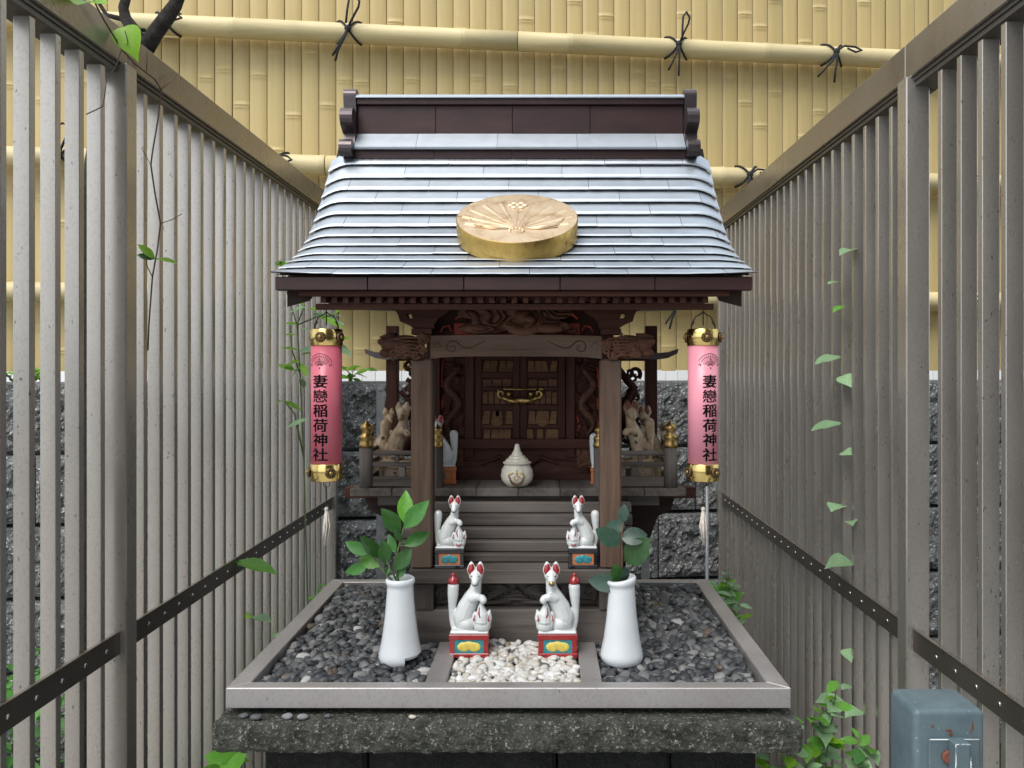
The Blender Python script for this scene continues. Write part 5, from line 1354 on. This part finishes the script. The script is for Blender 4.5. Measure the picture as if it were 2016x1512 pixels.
# greenery behind the left fence
mb = MB(); rr = random.Random(77); src = LMG('midov')
lv = [v.co.copy() for v in src.vertices]; lf = [list(p.vertices) for p in src.polygons]
for k in range(1500):
    x = rr.uniform(-2.0, -.86); y = rr.uniform(1.2, 2.5); h = .62 * (1 - .4 * abs(x + 1.3)) * rr.random() ** .6
    a, b, c = rr.uniform(0, 6.28), rr.uniform(-.7, .7), rr.uniform(-.7, .7); L = rr.uniform(.035, .08)
    mt = Matrix.Translation((x, y, h + .01)) @ Matrix.Rotation(a, 4, 'Z') @ Matrix.Rotation(b, 4, 'X') @ Matrix.Rotation(c, 4, 'Y') @ Matrix.Scale(L, 4)
    mb.add([mt @ v for v in lv], lf, True)
o = mb.build('ground_cover', leafmat('ground_cover_leaf', (.05, .19, .035), (.12, .32, .06), .45, .35), None, 'stuff'); o['label'] = 'bright green ground cover behind the paler slatted fence'; o['category'] = 'ground cover'

# ---- tree behind the left fence
tD = 1.95
tree = thing('tree', 'gnarled dark tree trunk forking above the paler fence rail', 'tree', (PX(170, 1.75), 1.75, 0))
mb = MB()
mb.tube([Vector((PX(168, 1.75), 1.75, 0)), P(170, 1100, 1.75), P(168, 700, 1.76), P(172, 400, 1.78), P(195, 240, 1.82), P(250, 150, 1.88), P(286, 96, 1.92)], [.030, .022, .019, .018, .018, .019, .020], 10)
mb.build('trunk', M['bark'], tree)
MB().tube([P(286, 98, 1.92), P(265, 62, 1.92), P(247, 36, 1.92), P(243, 15, 1.92), P(255, -30, 1.92), P(240, -90, 1.92)], [.020, .017, .014, .012, .011, .009], 10).build('limb', M['bark'], tree)
MB().tube([P(284, 100, 1.92), P(305, 66, 1.91), P(328, 35, 1.90), P(345, 10, 1.90), P(365, -40, 1.90), P(390, -110, 1.9)], [.021, .019, .018, .016, .013, .010], 10).build('limb', M['bark'], tree)
MB().tube([P(250, 40, 1.92), P(210, 30, 1.93), P(196, 8, 1.93), P(190, -50, 1.93)], [.007, .006, .005, .004], 8).build('limb', M['bark'], tree)
mb = MB(); MB().lathe([(.009, 0), (.007, .004), (.004, .002)], *P(281, 60, 1.90)).build('knot', M['bark'], tree)
rr = random.Random(55)
for k in range(40):
    b = P(rr.uniform(200, 400), rr.uniform(-160, -40), 1.9); leaf(tree, 'midov', b, b + Vector((rr.uniform(-.06, .06), rr.uniform(-.06, .06), rr.uniform(-.03, .04))), (0, -.5, 1))
MB().tube([P(390, -110, 1.9), P(330, -100, 1.9), P(260, -95, 1.9), P(200, -100, 1.92)], .006, 6).build('limb', M['bark'], tree)

# ================================================================== METAL POSTS
def post(label, px, D, pyt, w_, name='steel_post'):
    x = PX(px, D); t = thing(name, label, 'post', (x, D, 0), 'thin posts before the stone wall')
    z = PZ(pyt, D); MB().box(x - w_, x + w_, D, D + .004, 0, z, .0006).box(x - w_, x - w_ + .004, D + .0042, D + w_ * 2, 0, z - .001, .0006).build('angle_bar', M['galv'], t)
    MB().box(x - w_ * .5, x + w_ * .5, D - .003, D - .0002, z - .02, z - .012).build('bolt_plate', M['screw'], t)
post('grey steel angle post before the stone wall beside the brown stained foxes', 749, 2.45, 756, .013)
post('grey steel angle post before the stone wall under the veranda bracket', 1272, 2.3, 1082, .011)
pp = thing('steel_pipe', 'thin galvanised pipe standing behind the paler lantern tassel', 'pipe', (PX(1392, 2.4), 2.4, 0))
MB().lathe([(.0055, 0), (.0055, PZ(948, 2.4))], PX(1392, 2.4), 2.4, 0, 12).build('pipe', M['galv'], pp)
MB().lathe([(.007, PZ(955, 2.4)), (.007, PZ(945, 2.4)), (.004, PZ(944, 2.4))], PX(1392, 2.4), 2.4, 0, 12).build('pipe_cap', M['galv'], pp)

# ================================================================== BLUE-GREY METAL POST
bd = .90; bx0, bx1 = PX(1800, bd), PX(1941, bd); bz = PZ(1399, bd); by1 = bd + .066
bb = thing('metal_utility_post', 'chipped blue-grey metal post with latch plate beside the darker fence', 'post', ((bx0 + bx1) / 2, bd + .033, 0))
bm = bmesh.new(); bmesh.ops.create_cube(bm, size=1)
for v in bm.verts: v.co = Vector((bx0 if v.co.x < 0 else bx1, bd if v.co.y < 0 else by1, 0 if v.co.z < 0 else bz))
bmesh.ops.bevel(bm, geom=list(bm.edges), offset=.0075, segments=4, affect='EDGES', profile=.5)
bm.verts.ensure_lookup_table(); mb = MB().add([v.co.copy() for v in bm.verts], [[v.index for v in f.verts] for f in bm.faces], True); bm.free()
body = mb.build('post_body', M['bluebox'], bb)
px0, px1 = PX(1826, bd), PX(1925, bd); pz = PZ(1452, bd)
pl = box('latch_plate', M['bluebox'], bb, px0, px1, bd - .004, bd - .0002, pz - .075, pz, .001)
MB().tube([(px0 + .001, bd - .0043, pz - .0004), (px1 - .001, bd - .0043, pz - .0004)], .0007, 5).build('worn_edge', M['chip'], pl)
kx = PX(1876, bd)
kn = box('latch_knob', M['bluebox'], bb, kx - .0085, kx + .0095, bd - .022, bd - .0042, pz - .034, pz + .003, .002)
mb = MB(); rr = random.Random(4)
for (a, b) in (((kx - .0082, pz + .0022), (kx - .0082, pz - .033)), ((kx - .008, pz + .0025), (kx + .009, pz + .0025)), ((kx + .0092, pz - .012), (kx + .0092, pz - .026))):
    pts = [(a[0] + (b[0] - a[0]) * k / 8 + rr.uniform(-.0003, .0003), bd - .0217, a[1] + (b[1] - a[1]) * k / 8 + rr.uniform(-.0004, .0004)) for k in range(9)]
    mb.tube(pts, [max(.00005, rr.uniform(-.0003, .0010)) for _ in pts], 5)
mb.build('chipped_edge', M['chip'], kn)
mb = MB().lathe([(.001, 0), (.008, 0), (.008, .003), (.006, .0035)], kx - .008, bd - .0045, pz - .02, 14, axis='y'); mb.build('latch_disc', M['rust'], pl)
rr = random.Random(8)
for cx, cz, w_, h in ((PX(1868, bd), PZ(1438, bd), .006, .002), (PX(1872, bd), PZ(1445, bd), .003, .003), (PX(1915, bd), PZ(1430, bd), .0016, .006), (PX(1911, bd), PZ(1440, bd), .001, .003), (PX(1836, bd), PZ(1430, bd), .0016, .003)):
    n = 11; pts = [(cx + w_ * math.cos(2 * PI * i / n) * rr.uniform(.5, 1.1), bd - .0003, cz + h * math.sin(2 * PI * i / n) * rr.uniform(.5, 1.1)) for i in range(n)]
    MB().add([(cx, bd - .0005, cz)] + pts, [(0, 1 + i, 1 + (i + 1) % n) for i in range(n)]).build('rust_patch', M['rust'], body)
